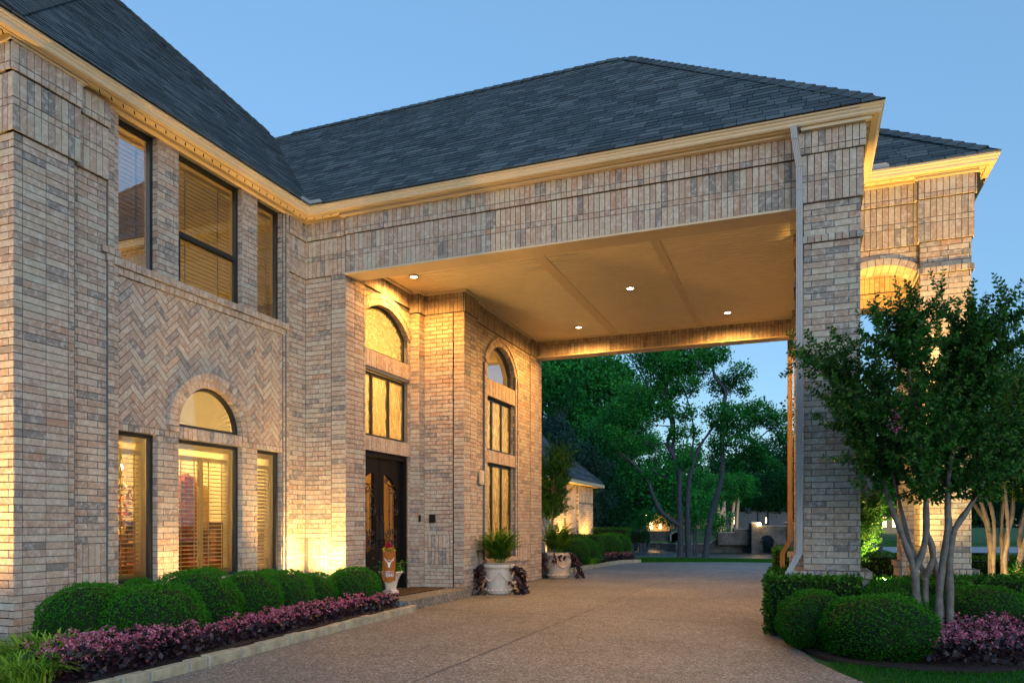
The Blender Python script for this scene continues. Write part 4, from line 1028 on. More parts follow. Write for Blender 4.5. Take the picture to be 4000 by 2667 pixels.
boxwood(.95, 9.35, .42, .40, .68, 'boxwood dome between hedge and crepe myrtle, half hidden', G2, .03, 1.1)
boxwood(1.95, 10.35, .55, .52, .57, 'boxwood dome right of the crepe myrtle trunks', G2, .03, .7)
G3 = 'clipped domes of the far bed'
boxwood(-6.42, 21.65, .46, .5, .90, 'rounded dome behind the far planter', G3, .03, .5); boxwood(-6.45, 22.7, .44, .5, .88, 'second rounded dome just past the far planter', G3, .03, 1.4)
boxwood(-6.35, 25.5, .52, .55, 1.0, 'large dome at the far end of the clipped hedge', G3, .03, 2.2); boxwood(-6.2, 26.4, .5, .55, .97, 'dome behind another, nearest the pond', G3, .03, .2)
boxwood(1.15, 16.6, .35, .3, .80, 'low dome glimpsed between column and pavilion', 'dome behind the column', .03, 1)
boxwood(3.6, 13.4, .8, .7, .95, 'dark rounded shrub at the right edge behind lit trunks', 'dark shrubs right', .03, 1); boxwood(4.6, 14.6, .9, .8, 1.0, 'dark shrub farthest right behind the lit trunks', 'dark shrubs right', .03, 2)
def hedge(boxes, label, leaf=.05, dens=900, mat_='leaf_hedge', grp=None):
    b = MB(); PP = []; DD = []
    for (x0, x1, y0, y1, z0, z1) in boxes:
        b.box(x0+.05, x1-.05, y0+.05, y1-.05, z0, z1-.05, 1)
        for (ax, lo, hi) in ((0, x0, x1), (1, y0, y1), (2, z1, z1)):
            for s, lim in ((-1, lo), (1, hi)):
                if ax == 2 and s < 0: continue
                dims = [(x0, x1), (y0, y1), (z0, z1)]; ar = 1
                for k_ in range(3):
                    if k_ != ax: ar *= dims[k_][1]-dims[k_][0]
                n_ = int(ar*dens); P = np.stack([rng.uniform(*dims[k_], n_) for k_ in range(3)], 1)
                P[:, ax] = lim-s*.07*rng.random(n_)**1.5+.015*rng.normal(size=n_); D = np.zeros((n_, 3)); D[:, ax] = s
                PP.append(P); DD.append(D*.6+unit(n_)*.8)
    P = np.concatenate(PP); D = np.concatenate(DD); V, F = leaves(P, D, leaf*(.7+.6*rng.random(len(P))), leaf*.6)
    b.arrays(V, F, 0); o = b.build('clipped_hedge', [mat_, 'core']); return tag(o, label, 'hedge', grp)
hedge([(-.42, .60, 9.25, 9.66, .03, .69), (-.42, -.20, 9.66, 11.1, .03, .69)], 'clipped hedge wrapping the foot of the front brick column', dens=1500)
hedge([(.72, 1.9, 10.55, 11.5, .03, .58)], 'brightly lit low hedge between column and pavilion pier', dens=1300)
hedge([(1.35, 2.6, 11.0, 11.6, .03, .62)], 'low hedge at foot of the outer pavilion pier', dens=1200)
hedge([(2.5, 5.0, 14.2, 15.4, .03, .75)], 'sprawling low hedge right of the pavilion', dens=700)
hedge([(-.62, -.30, 17.3, 19.3, .03, .78)], 'narrow hedge at the far column beside the tan downspout', dens=1100)
hedge([(-7.6, -6.15, 23.4, 24.2, .03, .97)], 'flat topped hedge in front of the lit brick wing', dens=900)
hedge([(-7.4, -6.1, 27.2, 28.0, .03, 1.18)], 'taller flat hedge at the far end of the bed', dens=800)
hedge([(1.0, 1.9, 16.0, 16.5, .03, .73), (0.75, 1.0, 14.9, 16.5, .03, .7)], 'dark hedge behind the pavilion seen past the column', dens=700)
hedge([(-12.3, -10.7, 54.2, 55.6, 0, .75)], 'dark trimmed bush beside the lit lawn fixture', leaf=.14, dens=130, mat_='leaf_dark')

# ------------------------------------------------------------------ flowers and grasses
def area_pts(poly, n):
    x0, x1 = min(p[0] for p in poly), max(p[0] for p in poly); y0, y1 = min(p[1] for p in poly), max(p[1] for p in poly); out = []
    while len(out) < n:
        x, y = random.uniform(x0, x1), random.uniform(y0, y1)
        if inpoly(x, y, poly): out.append((x, y))
    return out
def begonias(poly, n, z0, hgt, label, name='begonia_flowers', pink=1.0):
    b = MB(); C = np.array([(x, y) for x, y in area_pts(poly, n)]); cx_, cy_ = C.mean(0)
    H = hgt*(.55+.6*rng.random(n)); Cz = z0+H
    k = 9; P = np.repeat(np.column_stack([C, Cz-.05]), k, 0)+rng.normal(size=(n*k, 3))*[.05, .05, .05]; P[:, 2] = np.minimum(P[:, 2], np.repeat(Cz, k)); P[:, 2] = np.maximum(P[:, 2]-np.abs(rng.normal(size=n*k))*.08, z0)
    D = unit(n*k); D[:, 2] = np.abs(D[:, 2])*.6+.1
    V, F = leaves(P, D, .055*(.7+.6*rng.random(n*k)), .045); b.arrays(V, F, 0)
    k = int(11*pink); P = np.repeat(np.column_stack([C, Cz+.012]), k, 0)+rng.normal(size=(n*k, 3))*[.017, .017, .012]; D = unit(n*k); D[:, 2] = np.abs(D[:, 2])*.8
    V, F = leaves(P, D, .022, .022); b.arrays(V, F, 1)
    return tag(b.build(name, ['begleaf', 'begflower']), label, 'flowers', kind='stuff')
begonias([(-5.30, 4.15), (-5.28, 4.6), (-5.34, 5.4), (-5.50, 5.75), (-5.86, 5.35), (-6.2, 4.75), (-5.95, 4.25)], 250, .07, .25, 'broad drift of pink bedding flowers with bronze leaves at the near left')
begonias([(-5.42, 5.3), (-5.50, 6.4), (-5.62, 7.8), (-5.72, 9.93), (-6.28, 9.90), (-6.1, 9.1), (-6.05, 7.9), (-5.95, 6.9), (-5.75, 6.2), (-5.60, 5.6)], 400, .07, .20, 'ribbon of pink bedding flowers between boxwoods and sandstone edging')
begonias([(1.02, 8.55), (1.25, 9.3), (2.0, 10.0), (3.2, 10.6), (3.4, 9.2), (2.2, 8.15), (1.5, 7.75), (1.12, 7.70)], 470, .05, .22, 'bed of pink bedding flowers under the crepe myrtle at right')
begonias([(-6.05, 23.9), (-5.93, 24.9), (-5.5, 25.7), (-5.7, 26.3), (-6.1, 25.2), (-6.25, 24.0)], 200, .06, .26, 'far drift of wine red bedding plants beside the pond lawn', pink=.5)
begonias([(-6.16, 18.8), (-6.16, 20.6), (-6.42, 20.6), (-6.42, 18.8)], 60, .06, .22, 'few red bedding plants behind the far planter', pink=.6)
def tuft(name, x, y, n, hgt, spread, label, mat_='leaf_grass', wd=.016, base=.14, z=.07, cat='plant', grp=None):
    b = MB()
    for i in range(n):
        a = random.uniform(0, 2*math.pi); q = base*math.sqrt(random.random()); bx, by = q*math.cos(a), q*math.sin(a); a += random.uniform(-.9, .9)
        h = hgt*random.uniform(.6, 1.1); s = spread*random.uniform(.35, 1.1); L = []; ww = wd*random.uniform(.7, 1.2); r = random.random()
        sx, sy = -math.sin(a), math.cos(a)
        for k_ in range(6):
            t = k_/5; rr = s*t**1.5; zz = h*(1.55*t-.75*t*t*(1+.5*s/spread)); wv = ww*(1-t**2)*.5+.0008
            L.append(((bx+rr*math.cos(a)-sx*wv, by+rr*math.sin(a)-sy*wv, zz), (bx+rr*math.cos(a)+sx*wv, by+rr*math.sin(a)+sy*wv, zz)))
        for (p, q_), (p2, q2) in zip(L, L[1:]): b.face([p, q_, q2, p2], 0, r)
    o = b.build(name, [mat_], loc=(x, y, z)); return tag(o, label, cat, grp)
tuft('ornamental_grass', -6.15, 4.62, 650, .40, .46, 'yellow green strappy grass clump in front of the corner pier', base=.34)
tuft('ornamental_grass', -5.75, 4.05, 420, .34, .42, 'green grass clump at the lower left corner of the bed', base=.30)
tuft('ornamental_grass', 2.75, 10.35, 380, .40, .40, 'cool green grass clump at right edge above pink flowers', 'leaf_grass2', base=.25)
tuft('ornamental_grass', 2.55, 11.9, 260, .42, .36, 'yellow green grass behind the boxwood at far right', base=.25)
tuft('ornamental_grass', -6.25, 23.0, 260, .5, .5, 'pale grass tuft in the far bed by the domes', 'leaf_grass2', .03, .2); tuft('ornamental_grass', -5.95, 26.0, 200, .5, .5, 'grass tuft at the pond end of the far bed', 'leaf_grass2', .03, .2)
tuft('ornamental_grass', -6.25, 22.2, 420, .36, .25, 'olive bushy foliage plant between far domes', 'leaf_grass', .03, .35)
# short lawn blades where the lawn is near
def lawn(polys, n, h, w_, label, z):
    b = MB(); P = []
    for poly, k_ in zip(polys, n): P += [(x, y, z) for x, y in area_pts(poly, k_)]
    P = np.array(P); D = unit(len(P))*.5; D[:, 2] = 1; V, F = leaves(P, D, h*(.6+.7*rng.random(len(P))), w_); b.arrays(V, F, 0)
    return tag(b.build('lawn_grass', ['lawnblade']), label, 'grass', kind='stuff')
lawn([[(.50, 6.85), (.28, 7.3), (.22, 7.75), (.45, 7.72), (.98, 7.56), (1.5, 7.66), (2.2, 8.2), (4, 9.2), (4, 6.5), (2, 4.6), (1.2, 5.7)]], [34000], .035, .007, 'thin lawn at the lower right beside the drive', -.02)
lawn([[(-5.9, 25.3), (-4.4, 26.75), (-2, 27.5), (-.9, 27.55), (2, 27.0), (4, 28.5), (1.6, 29.6), (-2, 29.8), (-5.4, 29.5), (-7.2, 28.7)]], [16000], .055, .022, 'bright lawn strip between drive and pond', -.01)

# ------------------------------------------------------------------ planters
def planter(x, y, s, label, rz=0, vine=(0.4,), garland=True):
    t = empty('stone_planter', (x, y, 0), label, 'planter', 'cast stone pots of fern by the window wall', rz)
    b = MB(); wob = lambda a, z, r: .004*math.sin(16*a) if .03 < z < .10 else 0
    b.lathe([(.0, .0), (.205, .0), (.222, .02), (.228, .05), (.226, .10), (.232, .13), (.234, .145), (.262, .33), (.275, .44), (.278, .49), (.298, .495), (.306, .515), (.306, .545), (.298, .562), (.275, .566), (.262, .55), (.26, .50), (.0, .50)], n=48, wob=wob)
    for i in range(16): b.ball((.232*math.cos(i*.3927), .232*math.sin(i*.3927), .075), .03, .03, .022, 8, 6)
    if garland:
        for k_ in range(4):
            a0 = k_*math.pi/2+.3
            for i in range(17):
                q = i/16; a = a0+q*math.pi/2*.92; z = .40-.15*math.sin(q*math.pi); rr = .20+.175*z+.012; b.ball((rr*math.cos(a), rr*math.sin(a), z), .017+.006*math.sin(q*math.pi), .017+.006*math.sin(q*math.pi), .02, 7, 5)
            for z in (.36, .33, .29): rr = .2+.175*z+.012; b.ball((rr*math.cos(a0), rr*math.sin(a0), z), .016, .016, .022, 7, 5)
    b.build('pot', ['urn'], t, smooth=True)
    b = MB(); b.lathe([(.0, .53), (.262, .52)], n=24); b.build('soil', ['soil'], t)
    b = MB()
    for i in range(120):                                 # arching fronds with paired leaflets
        a = random.uniform(0, 2*math.pi); L = random.uniform(.40, .62); up = random.uniform(.35, 1.5); r = random.random(); prev = None
        for k_ in range(1, 21):
            q = k_/20; rr = .10+L*q*math.cos(up*(1-.25*q))*(.65+.35*q); zz = .55+L*(.35+.95*math.sin(up))*q*(1.40-.48*q*q)-.08*q*q*(1.2-up*.6)
            c = Vector((rr*math.cos(a), rr*math.sin(a), zz)); sd = Vector((-math.sin(a), math.cos(a), 0)); fw = Vector((math.cos(a), math.sin(a), .5)).normalized()
            wv = .072*math.sin(math.pi*min(1, q*.9+.12))
            if k_ > 3:
                for g_ in (-1, 1):
                    tip = c+sd*g_*wv+fw*.03; b.face([tuple(c-fw*.007), tuple(c+sd*g_*wv*.5-fw*.002), tuple(tip), tuple(c+sd*g_*wv*.4+fw*.030)], 0, r)
            if prev is not None: b.face([tuple(prev-sd*.002), tuple(prev+sd*.002), tuple(c+sd*.002), tuple(c-sd*.002)], 0, r)
            prev = c
    b.build('fern', ['fern'], t)
    b = MB()
    for (va, vn, vl) in vine:                           # trailing purple vine
        for i in range(vn):
            a = va+random.gauss(0, .42); L = random.random()**.8*vl; out = .30+.16*math.sin(min(1, L*2.2)*1.6)+random.gauss(0, .04)+.30*max(0, L-.42)
            z = .56+.09*math.sin(L*5)-L*1.02+random.gauss(0, .03)
            if z < .03: z = .03+random.random()*.05
            c = Vector((out*math.cos(a), out*math.sin(a), z)); d = Vector((math.cos(a)*.4+random.gauss(0, .5), math.sin(a)*.4+random.gauss(0, .5), -.7)).normalized(); sd = d.cross(Vector((random.gauss(0, 1), random.gauss(0, 1), random.gauss(0, 1)))).normalized(); g_ = random.uniform(.034, .058); r = random.random()
            b.face([tuple(c), tuple(c+d*.2*g_+sd*g_*.75), tuple(c+d*.9*g_+sd*g_*.5), tuple(c+d*1.9*g_)], 0, r); b.face([tuple(c), tuple(c+d*1.9*g_), tuple(c+d*.9*g_-sd*g_*.5), tuple(c+d*.2*g_-sd*g_*.75)], 0, r)
        for i in range(6):
            a = va+random.gauss(0, .3); L = random.uniform(.2, vl); b.tube([((.27+.10*math.sin(q*2.2))*math.cos(a), (.27+.10*math.sin(q*2.2))*math.sin(a), max(.03, .57+.06*math.sin(q*5)-L*q)) for q in [k_/5 for k_ in range(6)]], .0022, 4)
    b.build('trailing_vine', ['vine'], t)
    t.scale = (s, s, s); return t
planter(-5.40, 13.16, 1.0, 'near garlanded stone pot with fern and purple vine beside the porch step', .2, ((.12, 230, .62), (3.4, 170, .62)))
planter(-5.62, 17.55, 1.10, 'far stone pot with fern at the end of window wall', 1.3, ((-.9, 110, .55), (2.2, 200, .62), (-2.5, 16, .25)))
t = empty('stone_urn', (-7.0+.45, 11.0, .152), 'footed white urn with white flowers beside the iron door', 'planter')
t.location = (-6.46, 10.96, .152); t.scale = (.92, .92, .85)
b = MB(); b.lathe([(0, 0), (.15, 0), (.15, .05), (.12, .07), (.10, .10), (.115, .18), (.14, .28), (.19, .38), (.225, .415), (.23, .44), (.205, .44), (.19, .41), (0, .40)], n=32, wob=lambda a, z, r: .007*math.sin(9*a) if .10 < z < .37 else 0); b.build('pot', ['urn'], t, smooth=True)
P = rng.normal(size=(420, 3))*[.11, .11, .07]+[0, 0, .50]; P[:, 2] = np.maximum(P[:, 2], .42); V, F = leaves(P, unit(420), .06, .035); b = MB(); b.arrays(V, F); b.build('foliage', ['leaf_hedge'], t)
for i in range(14):
    b = MB()
    c = Vector((random.gauss(0, .12), random.gauss(0, .12), .52+random.random()*.12))
    for k_ in range(5): a = k_*1.2566; b.face([tuple(c), tuple(c+Vector((.016*math.cos(a-.5), .016*math.sin(a-.5), .004))), tuple(c+Vector((.03*math.cos(a), .03*math.sin(a), .0))), tuple(c+Vector((.016*math.cos(a+.5), .016*math.sin(a+.5), .004)))])
    b.build('flower', ['white_flower'], t)
# tapered orange garden flag pouch on two stakes
M['orange'] = plain('burnt_orange_cloth', (.40, .125, .022), .8, .1, 0, 30, .12)
M['flagwhite'] = plain('flag_white_print', (.78, .78, .80), .8, .1)
M['stake'] = plain('pale_wood_stake', (.62, .48, .25), .6, .2)
M['red_cloth'] = plain('crimson_cloth_flower', (.42, .01, .05), .7); M['yellow_cloth'] = plain('mustard_cloth_leaf', (.55, .36, .04), .7)
fl = empty('garden_flag', (-5.88, 9.93, .07), 'burnt orange tapered garden flag with a white longhorn head on stakes', 'flag', rz=R(31))
# local frame: x to the right as seen from the drive, y away, z up
def cone(u, v, lift=0): # u in -1..1 across the front, v 0 top .. 1 bottom
    hw = .097-.036*v; a = u*1.25; return (hw*math.sin(a)/math.sin(1.25), .05-(.06-.015*v+lift)*math.cos(a), .83-.45*v-(.03*(1-u*u) if v > .97 else 0))
b = MB(); k = 18
for i in range(k):
    for j in range(14):
        u0, u1, v0, v1 = -1+2*i/k, -1+2*(i+1)/k, j/14, (j+1)/14
        b.face([cone(u0, v0), cone(u1, v0), cone(u1, v1), cone(u0, v1)])
    u0, u1 = -1+2*i/k, -1+2*(i+1)/k; p, q = cone(u0, 0), cone(u1, 0); b.face([(p[0], .05, .83), (q[0], .05, .83), (q[0], .05, .38), (p[0], .05, .38)])
b.build('pouch', ['orange'], fl, smooth=True)
half = [(0, .34), (.10, .335), (.22, .30), (.30, .33), (.36, .315), (.40, .27), (.37, .24), (.30, .245), (.22, .26), (.30, .19), (.52, .09), (.84, .06), (.97, .0), (.90, .105), (.62, .165), (.42, .22)]
head = [(0, .19), (.24, .195), (.36, .215), (.60, .155), (.80, .105), (.90, .0), (.93, .09), (.82, .175), (.62, .225), (.46, .265), (.40, .33), (.28, .34), (.245, .42), (.20, .53), (.18, .60), (.10, .635), (0, .64)]
def decal(pts, name):
    pp = [(x, y) for x, y in pts]; full = pp+[(-x, y) for x, y in reversed(pp[1:-1])]; b = MB()
    for t_ in tessellate_polygon([[Vector((x, y, 0)) for x, y in full]]): b.face([cone(full[i][0]*.80, (.19+full[i][1]*.55), .0035) for i in t_])
    b.build(name, ['flagwhite'], fl)
decal(head, 'longhorn_emblem')
def words_on(txt, v0, hgt, width):
    cu = bpy.data.curves.new('lettering', 'FONT'); cu.body = txt; cu.size = 1; cu.align_x = 'CENTER'; cu.offset = .02
    o = bpy.data.objects.new('lettering', cu); COL.objects.link(o); dg = bpy.context.evaluated_depsgraph_get(); me = bpy.data.meshes.new_from_object(o.evaluated_get(dg)); COL.objects.unlink(o); bpy.data.objects.remove(o)
    xs_ = [v_.co.x for v_ in me.vertices]; ys_ = [v_.co.y for v_ in me.vertices]; sx_ = max(xs_)-min(xs_); y0_, sy_ = min(ys_), max(ys_)-min(ys_)
    for v_ in me.vertices: v_.co = cone((v_.co.x-(max(xs_)+min(xs_))/2)/sx_*2*width, v0+hgt*(1-(v_.co.y-y0_)/sy_), .004)
    me.materials.append(M['flagwhite']); o = bpy.data.objects.new('lettering', me); COL.objects.link(o); o.parent = fl
words_on('UNIVERSITY OF', .665, .04, .80); words_on('TEXAS', .735, .13, 1.0)
b = MB(); b.box(-.022, -.006, .03, .042, -.07, .42); b.build('stake', ['stake'], fl); b = MB(); b.box(.006, .024, .01, .022, -.07, .36); b.build('stake', ['stake'], fl)
b = MB(); b.tube([(-.13, .06, -.05), (-.13, .06, .86), (-.12, .06, .87), (.10, .06, .835)], .005, 6); b.build('flag_rod', ['iron'], fl)
b = MB()
for c, s, m_ in (((-.01, .03, .91), .055, 0), ((.03, .03, .89), .04, 0), ((.055, .02, .86), .045, 1), ((-.06, .02, .855), .042, 1), ((.02, 0, .85), .04, 1)):
    D = unit(40); V, F = leaves(np.tile(np.array(c), (40, 1))+D*s*.3, D, s*.9, s*.7); b.arrays(V, F, m_)
b.build('cloth_flower', ['red_cloth', 'yellow_cloth'], fl)
# door mat
b = MB(); b.box(-.34, .34, -.78, .78, 0, .012, 0); b.box(-.27, .27, -.70, .70, .0121, .015, 1)
for i in range(9): b.box(-.26+.058*i, -.235+.058*i, -.69, .69, .0151, .017, 0)
M['mat_tan'] = plain('coir', (.16, .105, .05), .95, .05, 0, 60, .3); M['mat_dark'] = plain('mat_rubber', (.02, .016, .012), .9)
tag(b.build('door_mat', ['mat_dark', 'mat_tan'], loc=(-6.40, 11.42, .152)), 'dark bordered coir mat on the porch before the iron door', 'door mat')
# dining room seen through the blinds
def chandelier():
    t = empty('chandelier', (-8.6, 7.45, 1.88), 'lit brass chandelier with candle bulbs behind the left blind', 'chandelier')
    b = MB(); b.lathe([(.0, .55), (.03, .5), (.02, .3), (.06, .15), (.03, .05), (.07, -.05), (.0, -.2)], n=16); b.tube([(0, 0, .5), (0, 0, 1.3)], .008, 6); b.build('stem', ['gold'], t)
    for i in range(6):
        a = i*math.pi/3+.2; ca, sa = math.cos(a), math.sin(a); b = MB()
        b.tube([(.03*ca, .03*sa, .05), (.14*ca, .14*sa, -.07), (.27*ca, .27*sa, -.04), (.33*ca, .33*sa, .08)], .009, 6); b.lathe([(.0, .08), (.035, .085), (.012, .09), (.012, .18), (.0, .18)], (.33*ca, .33*sa, 0), 10); br = b.build('arm', ['gold'], t)
        b = MB(); b.lathe([(.0, .18), (.017, .20), (.014, .23), (.0, .265)], (.33*ca, .33*sa, 0), 10); b.build('bulb', ['bulb'], br)
chandelier()
def curtain(x, y0, y1, z0, z1, label):
    b = MB(); k = 40
    for i in range(k):
        a, c = i/k, (i+1)/k; f = lambda q: x+.05*math.sin(q*38)+.02*math.sin(q*91)
        top = lambda q: z1-.35*(2*abs(q-.5))**2.2
        b.face([(f(a), y0+(y1-y0)*a, z0), (f(c), y0+(y1-y0)*c, z0), (f(c), y0+(y1-y0)*c, top(c)), (f(a), y0+(y1-y0)*a, top(a))])
    o = b.build('curtain', ['curtain']); md = o.modifiers.new('thick', 'SOLIDIFY'); md.thickness = .01; return tag(o, label, 'curtain')
curtain(-9.4, 9.12, 9.78, .35, 2.14, 'red and gold drape seen through the centre lower blind')
t = empty('dining_table', (-9.1, 8.1, .30), 'dark wood dining table seen low through the lower windows', 'table')
b = MB(); b.box(-.55, .55, -1.0, 1.0, .70, .75); b.build('tabletop', ['wood'], t)
for sx_, sy_ in ((-1, -1), (-1, 1), (1, -1), (1, 1)): b = MB(); b.tube([(sx_*.45, sy_*.88, 0), (sx_*.45, sy_*.88, .7)], [.03, .045], 8); b.build('leg', ['wood'], t)
def chair(x, y, rz, label):
    t = empty('dining_chair', (x, y, .30), label, 'chair', 'dining chairs behind the lower blinds', rz)
    b = MB(); b.box(-.22, .22, -.22, .22, .42, .48); b.build('seat', ['curtain'], t)
    b = MB(); b.tube([(-.2, .22, .45), (-.2, .27, 1.0)], .02, 6); b.tube([(.2, .22, .45), (.2, .27, 1.0)], .02, 6); b.box(-.2, .2, .255, .28, .92, 1.04); b.box(-.05, .05, .25, .27, .5, .92); b.build('backrest', ['wood'], t)
    for sx_, sy_ in ((-1, -1), (-1, 1), (1, -1), (1, 1)): b = MB(); b.tube([(sx_*.19, sy_*.2, 0), (sx_*.19, sy_*.2, .42)], [.018, .026], 6); b.build('leg', ['wood'], t)
chair(-8.35, 7.35, R(-90), 'carved dining chair behind the left lower blind'); chair(-8.35, 8.75, R(-90), 'carved dining chair behind the centre lower blind')
b = MB(); b.lathe([(0, 0), (.08, 0), (.11, .12), (.05, .26), (.06, .30)], n=16); t = b.build('flower_vase', ['gold'], loc=(-9.0, 7.85, 1.05)); tag(t, 'brass vase of red flowers on the dining table', 'vase')
P = rng.normal(size=(160, 3))*[.13, .16, .13]+[0, 0, .5]; V, F = leaves(P, unit(160), .08, .05); b = MB(); b.arrays(V, F); b.build('bouquet', ['curtain'], t)
# ------------------------------------------------------------------ trees
def limb_r(pts, r0, r1): k = len(pts); return [r0+(r1-r0)*i/(k-1) for i in range(k)]
def smooth_path(pts, per=4):
    out = []; P = [Vector(p) for p in pts]; k = len(P)
    for i in range(k-1):
        p0, p1, p2, p3 = P[max(i-1, 0)], P[i], P[i+1], P[min(i+2, k-1)]
        for j in range(per):
            t = j/per; out.append(.5*((2*p1)+(-p0+p2)*t+(2*p0-5*p1+4*p2-p3)*t*t+(-p0+3*p1-3*p2+p3)*t**3))
    out.append(P[-1]); return out
def crown(b, blobs, per, leaf, squash=.8, m=0, hollow=.35):
    """leaf clumps: every blob holds many sprays, every spray several leaves"""
    for (x, y, z, r) in blobs:
        ns = max(6, int(per*r*r)); U = unit(ns); q = (hollow+(1-hollow)*rng.random(ns)**.5)*(.8+.35*rng.random(ns))
        C = U*(q*r)[:, None]; C[:, 2] *= squash; C += [x, y, z]; k = 9
        P = np.repeat(C, k, 0)+rng.normal(size=(ns*k, 3))*leaf*.85
        D = np.repeat(U, k, 0)*.4+unit(ns*k); D[:, 2] -= .25
        V, F = leaves(P, D, leaf*(.6+.8*rng.random(ns*k)), leaf*.62)
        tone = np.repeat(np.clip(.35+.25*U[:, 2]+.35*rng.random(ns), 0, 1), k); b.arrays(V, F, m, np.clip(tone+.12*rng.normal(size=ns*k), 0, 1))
# big multi-trunk tree at the water's edge; local axes turned to face the drive
AX = Vector((.9317, .3633, 0)); AY = Vector((-.3633, .9317, 0)); T0 = Vector((-6.214, 31.923, 0))
def L3(p, dy=0): return tuple(AX*p[0]+AY*dy+Vector((0, 0, p[1])))
tr = empty('pond_tree', tuple(T0), 'tall dark tree with three trunks at the lawn edge by the pond', 'tree')
TR = {'T1': ([(1.40, -.25), (1.40, 1.28), (1.34, 2.49), (1.37, 3.4), (1.16, 4.13), (.86, 4.79), (1.04, 5.52), (.74, 7.03), (.56, 8.55)], .135, .045, 0),
      'T1b': ([(1.37, 3.3), (1.25, 4.0), (1.10, 4.43), (1.16, 5.28), (1.04, 6.13), (.25, 6.91), (-.35, 7.94)], .10, .03, .15),
      'T2': ([(1.74, -.25), (1.68, 1.28), (1.71, 2.79), (1.89, 3.82), (2.19, 4.61), (2.37, 4.91), (2.98, 5.76)], .135, .035, -.1),
      'T3': ([(2.43, -.25), (2.59, 1.1), (2.86, 2.31), (3.16, 3.4), (3.16, 4.91), (3.22, 6.31), (3.31, 7.03), (2.86, 7.64), (2.74, 8.37), (2.56, 8.79)], .135, .045, -.05),
      'limb': ([(1.36, 1.28), (.62, 1.82), (.25, 2.49), (.01, 3.16), (-.35, 3.64), (-1.14, 4.37), (-2.41, 5.28)], .11, .03, -.05),
      'l2': ([(-.35, 3.64), (-.78, 4.0), (-1.56, 4.55)], .05, .02, 0), 'l3': ([(.86, 3.34), (.37, 3.52), (.13, 3.82)], .05, .02, 0), 'l4': ([(3.16, 4.6), (3.9, 5.3), (4.7, 5.9)], .06, .02, 0), 'l5': ([(3.16, 3.6), (4.0, 4.3), (5.4, 5.5)], .06, .02, .3), 'l6': ([(1.37, 3.3), (1.9, 4.4), (2.0, 5.6), (1.6, 7.2)], .06, .02, .2)}
b = MB()
for nm in ('T1', 'T2', 'T3'):
    pl, r0, r1, dy = TR[nm]; q = smooth_path([L3(p, dy) for p in pl]); k = len(q)
    b.tube(q, [r0*(1.35 if i == 0 else 1)*(1-i/k)+r1*i/k+.008*math.sin(i*2.1) for i in range(k)], 12)
b.build('trunk', ['bark'], tr, smooth=True)
for nm in ('T1b', 'limb', 'l2', 'l3', 'l4', 'l5', 'l6'):
    pl, r0, r1, dy = TR[nm]; b = MB(); q = smooth_path([L3(p, dy) for p in pl]); b.tube(q, limb_r(q, r0, r1), 9); b.build('limb', ['bark'], tr, smooth=True)
BL_ = [(-.53, 6.73, .91), (-1.2, 6.0, .79), (-.35, 5.76, .67), (-1.56, 4.91, .73), (-.66, 4.55, .55), (.01, 4.79, .36), (-2.05, 5.28, .67), (.62, 8.06, .91), (1.34, 8.19, .85), (2.07, 8.12, .73), (.86, 7.16, .65), (1.65, 7.16, .55), (2.92, 8.49, .55), (.62, 6.25, .5), (1.53, 6.0, .45), (1.16, 5.22, .40), (1.95, 5.28, .30), (3.28, 7.34, .6), (3.83, 7.7, .5), (4.13, 7.16, .32), (3.04, 5.88, .8), (3.89, 5.76, .9), (4.74, 6.13, .7), (5.52, 5.76, .6), (5.71, 5.03, .48), (3.16, 4.79, .6), (4.13, 4.67, .6), (3.65, 4.0, .5), (1.53, 4.0, .36), (.8, 3.7, .3), (-.17, 3.4, .42), (2.56, 8.55, .45), (4.6, 4.3, .5), (5.2, 3.9, .5), (0, 8.6, .8), (1.0, 9.2, .9), (2.2, 9.3, .8)]
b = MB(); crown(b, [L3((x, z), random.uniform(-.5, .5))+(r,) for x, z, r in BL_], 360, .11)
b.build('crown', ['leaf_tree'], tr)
# twigs carrying the outer leaf clumps
for x, z, r in BL_:
    b = MB()
    c = Vector(L3((x, z), 0)); near = min((Vector(L3(p, 0)) for pl in TR.values() for p in pl[0]), key=lambda p: (p-c).length+.6*max(0, p.z-c.z))
    mid = (near+c)/2+Vector((random.gauss(0, .1), random.gauss(0, .1), -.08)); b.tube([near, mid, c], [.03, .02, .008], 5)
    for _ in range(5): d = Vector(unit(1)[0])*r*.8; b.tube([c-d*.15, c+d*.4, c+d], [.01, .008, .003], 4)
    b.build('branch', ['bark'], tr)
# individual background trees share three crowns
def bgtree(mat_, seed, h, wd, n=26, leaf=.17, per=95, trunk_r=.14, low=.25):
    rd = random.Random(seed); t = empty('background_tree', (0, 0, 0)); b = MB()
    q = smooth_path([(0, 0, -.3), (rd.uniform(-.1, .1), 0, h*.2), (rd.uniform(-.25, .25), rd.uniform(-.2, .2), h*.5), (rd.uniform(-.3, .3), 0, h*.85)]); b.tube(q, limb_r(q, trunk_r, .03), 8)
    blobs = []
    for i in range(n):
        z = h*(low+(1-low)*rd.random()); env = wd*math.sin(math.pi*min(1, (z/h-low)/(1-low)*.82+.18))**.7; a = rd.uniform(0, 6.28); d = env*rd.random()**.5
        r = wd*rd.uniform(.22, .38); blobs.append((d*math.cos(a), d*math.sin(a), z-r*.3, r))
        if i % 2 == 0: b.tube([(0, 0, z*.6), (d*.6*math.cos(a), d*.6*math.sin(a), z*.85), (d*math.cos(a), d*math.sin(a), z)], [.05, .035, .012], 5)
    b.build('trunk', ['bark'], t); b = MB(); crown(b, blobs, per, leaf, .85); b.build('crown', [mat_], t); return t
